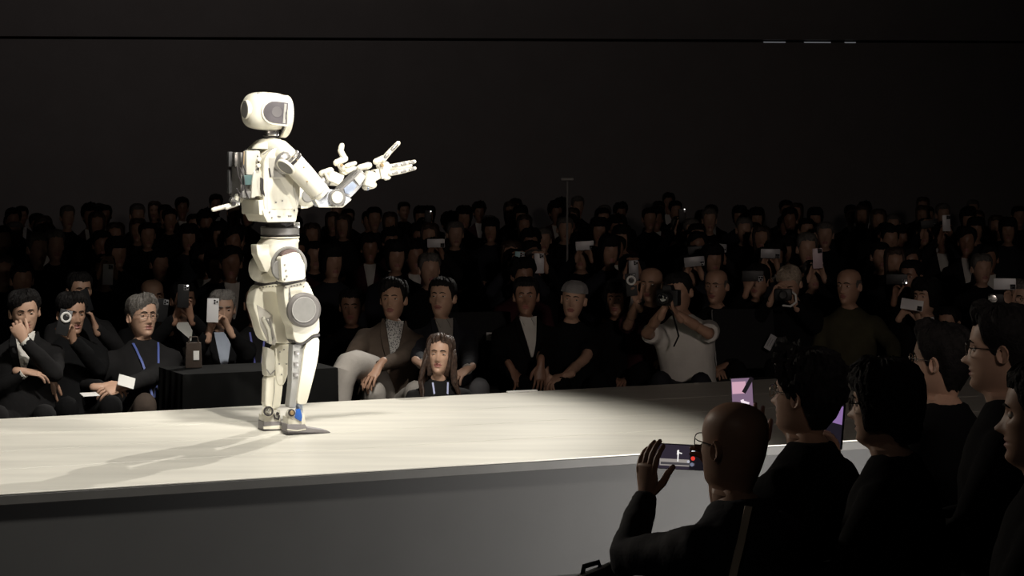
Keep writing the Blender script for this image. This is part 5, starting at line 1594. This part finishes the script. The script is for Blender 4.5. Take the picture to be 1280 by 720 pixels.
# phones that show in the rows: px, py, distance, portrait?, body, lens material, glint, label
PH = [(135, 343, 15.6, True, M_PHONEW, None, False, 'white phone raised behind the man in black'),
      (545, 304, 18.5, False, M_PHONEW, M_BLACK, False, 'pale sideways phone high above the crouching woman'),
      (649, 327, 16.4, True, M_PHONET, None, False, 'teal phone raised above the man with the white collar'),
      (674, 329, 16.4, True, M_PHONEW, M_PHONEG, False, 'pale upright phone right of the teal phone'),
      (731, 307, 17.6, False, M_PHONEW, M_BLACK, False, 'bright white phone held sideways above the beanie wearer'),
      (792, 338, 16.2, True, M_PHONEG, None, False, 'grey upright phone above the white ring grip'),
      (868, 327, 16.0, False, M_PHONEG, None, False, 'grey phone held sideways above the photographer'),
      (853, 270, 22.0, True, M_BLACK, None, True, 'dark phone with a lens glint in the far rows'),
      (871, 313, 18.0, False, M_BLACK, None, True, 'dark phone with a bright glint dot above the photographer'),
      (897, 310, 18.2, False, M_PHONEG, None, False, 'grey phone held sideways right of the glint dot'),
      (963, 317, 16.8, False, M_PHONEG, M_BLACK, False, 'grey phone with dark camera block above the fair-haired person'),
      (1022, 323, 16.2, True, M_PHONEP, M_BLACK, False, 'pinkish white upright phone above the olive jacket'),
      (1161, 280, 20.5, False, M_BLACK, None, True, 'dark phone with a bright dot in the far right rows'),
      (1183, 279, 20.0, True, M_PHONEW, M_BLACK, False, 'white upright phone in the far right rows'),
      (535, 272, 22.5, True, M_BLACK, None, True, 'faint dot phone in the far rows left of centre')]
protoP, protoS, protoF = [], [], []
OUT = ['black', 'charcoal', 'navy', 'black', 'wine', 'charcoal']
HR = [('short', 'black'), ('combed', 'black'), ('bob', 'black'), ('short', 'grey'), ('curly', 'black'), ('long', 'brown')]
SK = ['mid', 'tan', 'mid', 'light', 'tan', 'mid']


def place(proto, hw, rz, label, group):
    """copy of a built spectator with the head at world point hw"""
    src, rel = proto
    c = copy_tree(src)
    a = R_(rz)
    k = rc_.uniform(0.96, 1.03)
    r = Matrix.Rotation(a, 3, 'Z') @ Vector((rel.x, rel.y, 0)) * k
    c.location = (hw.x - r.x, hw.y - r.y, 0)
    c.rotation_euler = (0, 0, a)
    zr = hw.z / rel.z
    c.scale = (k, k, zr if 0.9 < zr < 1.13 else k)
    c['label'] = label
    if group: c['group'] = group
    return c


def mk(hw, rz, i, phoneup, portrait=True, legs=True, label=LP, group=GP):
    hs = LAP if not phoneup else {'L': dict(rel=(0.055, -0.30, 0.02), dir=(-0.35, -0.1, 1), palm=(-0.8, -0.4, 0), curl=0.5, pole=(0.7, 0.2, -0.9)),
                                  'R': dict(rel=(-0.055, -0.30, 0.02), dir=(0.35, -0.1, 1), palm=(0.8, -0.4, 0), curl=0.5, pole=(-0.7, 0.2, -0.9))}
    return person(label, None, world_head=hw, rz=rz, lean=6, hyaw=rc_.uniform(-10, 10), S=0.97, jacket=OUT[i % 6], shirt='white' if i % 3 == 1 else None, collar='white' if i % 3 == 1 else None,
                  hair=HR[i % 6], skin=SK[i % 6], hands=hs, lo=True, legs=legs, lapel=False, group=group)


GPH = 'spectators holding up phones in the dim rows'
LPH = 'spectator in the dim rows with both hands raised to a phone'
for i, (px, py, d, por, m, lm, gl, lab) in enumerate(PH):
    at = W(px, py, d)
    rz = 18 - 26 * (px / 1280)
    f = Vector((math.sin(R_(rz)), -math.cos(R_(rz)), 0))
    up = 0.14 if por else 0.09
    hw = at - f * 0.36 - Vector((0, 0, 0.10 + (0.05 if por else 0)))
    if len(protoP) < 4:
        p = mk(Vector((hw.x, hw.y, min(max(hw.z, 1.12), 1.45))), rz, i, True, label='spectator holding up the ' + lab, group=GPH)
        protoP.append((p['root'], p['hc']))
    else:
        place(protoP[i % 4], hw, rz, 'spectator holding up the ' + lab, GPH)
    taken.append(hw)
    phone(lab, None, loc=at, rz=rz * 0.6, roll=rc_.uniform(-6, 6), m=m, lensm=lm, portrait=por, glint=gl)

cnt = 0
row_no = {}
ORD = ['first', 'second', 'third', 'fourth', 'fifth', 'sixth', 'seventh', 'eighth', 'ninth', 'tenth', 'eleventh', 'twelfth', 'thirteenth', 'fourteenth', 'fifteenth',
       'sixteenth', 'seventeenth', 'eighteenth', 'nineteenth', 'twentieth', 'twenty-first', 'twenty-second', 'twenty-third', 'twenty-fourth', 'twenty-fifth']
HN = ['short-haired', 'dark-haired', 'bob-haired', 'grey-haired', 'curly-haired', 'long-haired']
ON = ['black', 'charcoal and white', 'navy', 'black', 'dark red and white', 'charcoal']
for k in range(2, 15):
    off = 1.35 + 0.95 * k + 0.06 * max(0, k - 8) ** 2
    x = -8.0 + rc_.uniform(0, 0.5)
    while x < 9.5:
        x += 0.60 + rc_.uniform(-0.05, 0.30) * (1 + 0.06 * k)
        y = rear_edge(x * 0.9) * 0.55 + 13.0 * 0.45 + off
        if y > 30.5: continue
        px = 640 + x / y * FPX
        if px < 4 or px > 1276: continue
        z = 1.10 + rc_.uniform(-0.05, 0.10) + 0.010 * k
        hw = Vector((x, y + rc_.uniform(-0.15, 0.15), z))
        if any((Vector((t.x, t.y)) - Vector((hw.x, hw.y))).length < 0.48 for t in taken): continue
        rz = 20 - 30 * (px / 1280) + rc_.uniform(-8, 8)
        far = k >= 6
        pool = protoF if far else protoS
        rown = row_no.setdefault(k, [0]); rown[0] += 1
        vi = len(pool) if len(pool) < 6 else rc_.randrange(6)
        lab = '%s spectator in %s, %s from left in the %s dim row behind' % (HN[vi], ON[vi], ORD[rown[0] - 1], ORD[k - 2])
        if len(pool) < 6:
            p = mk(hw, rz, vi, False, legs=True, label=lab)
            pool.append((p['root'], p['hc']))
        else:
            place(pool[vi], hw, rz, lab, GP)
        taken.append(hw)
        cnt += 1
print('crowd', cnt)


# tall thin floor stand with a flat top, far back among the rows
at = W(709, 224, 21.0)
st = empty('floor_stand', (at.x, at.y, 0), 0, 'tall thin stand with a flat pale top rising behind the rows', 'stand')
q = MB(); q.lathe(TM((0, 0, 0)), [(0, 0), (0.22, 0), (0.22, 0.02), (0.03, 0.04), (0, 0.04)], 24); q.obj('base', M_CHAIRM, st)
q = MB(); q.tube([(0, 0, 0.03), (0, 0, at.z - 0.02)], 0.011, 10, rnd=False); q.obj('pole', mat('stand_grey', (0.30, 0.29, 0.28), 0.5), st)
q = MB(); q.box(TM((0, 0, at.z)), 0.12, 0.09, 0.025, 0.008, seg=2); q.obj('top_plate', mat('stand_pale', (0.5, 0.48, 0.45), 0.5), st)
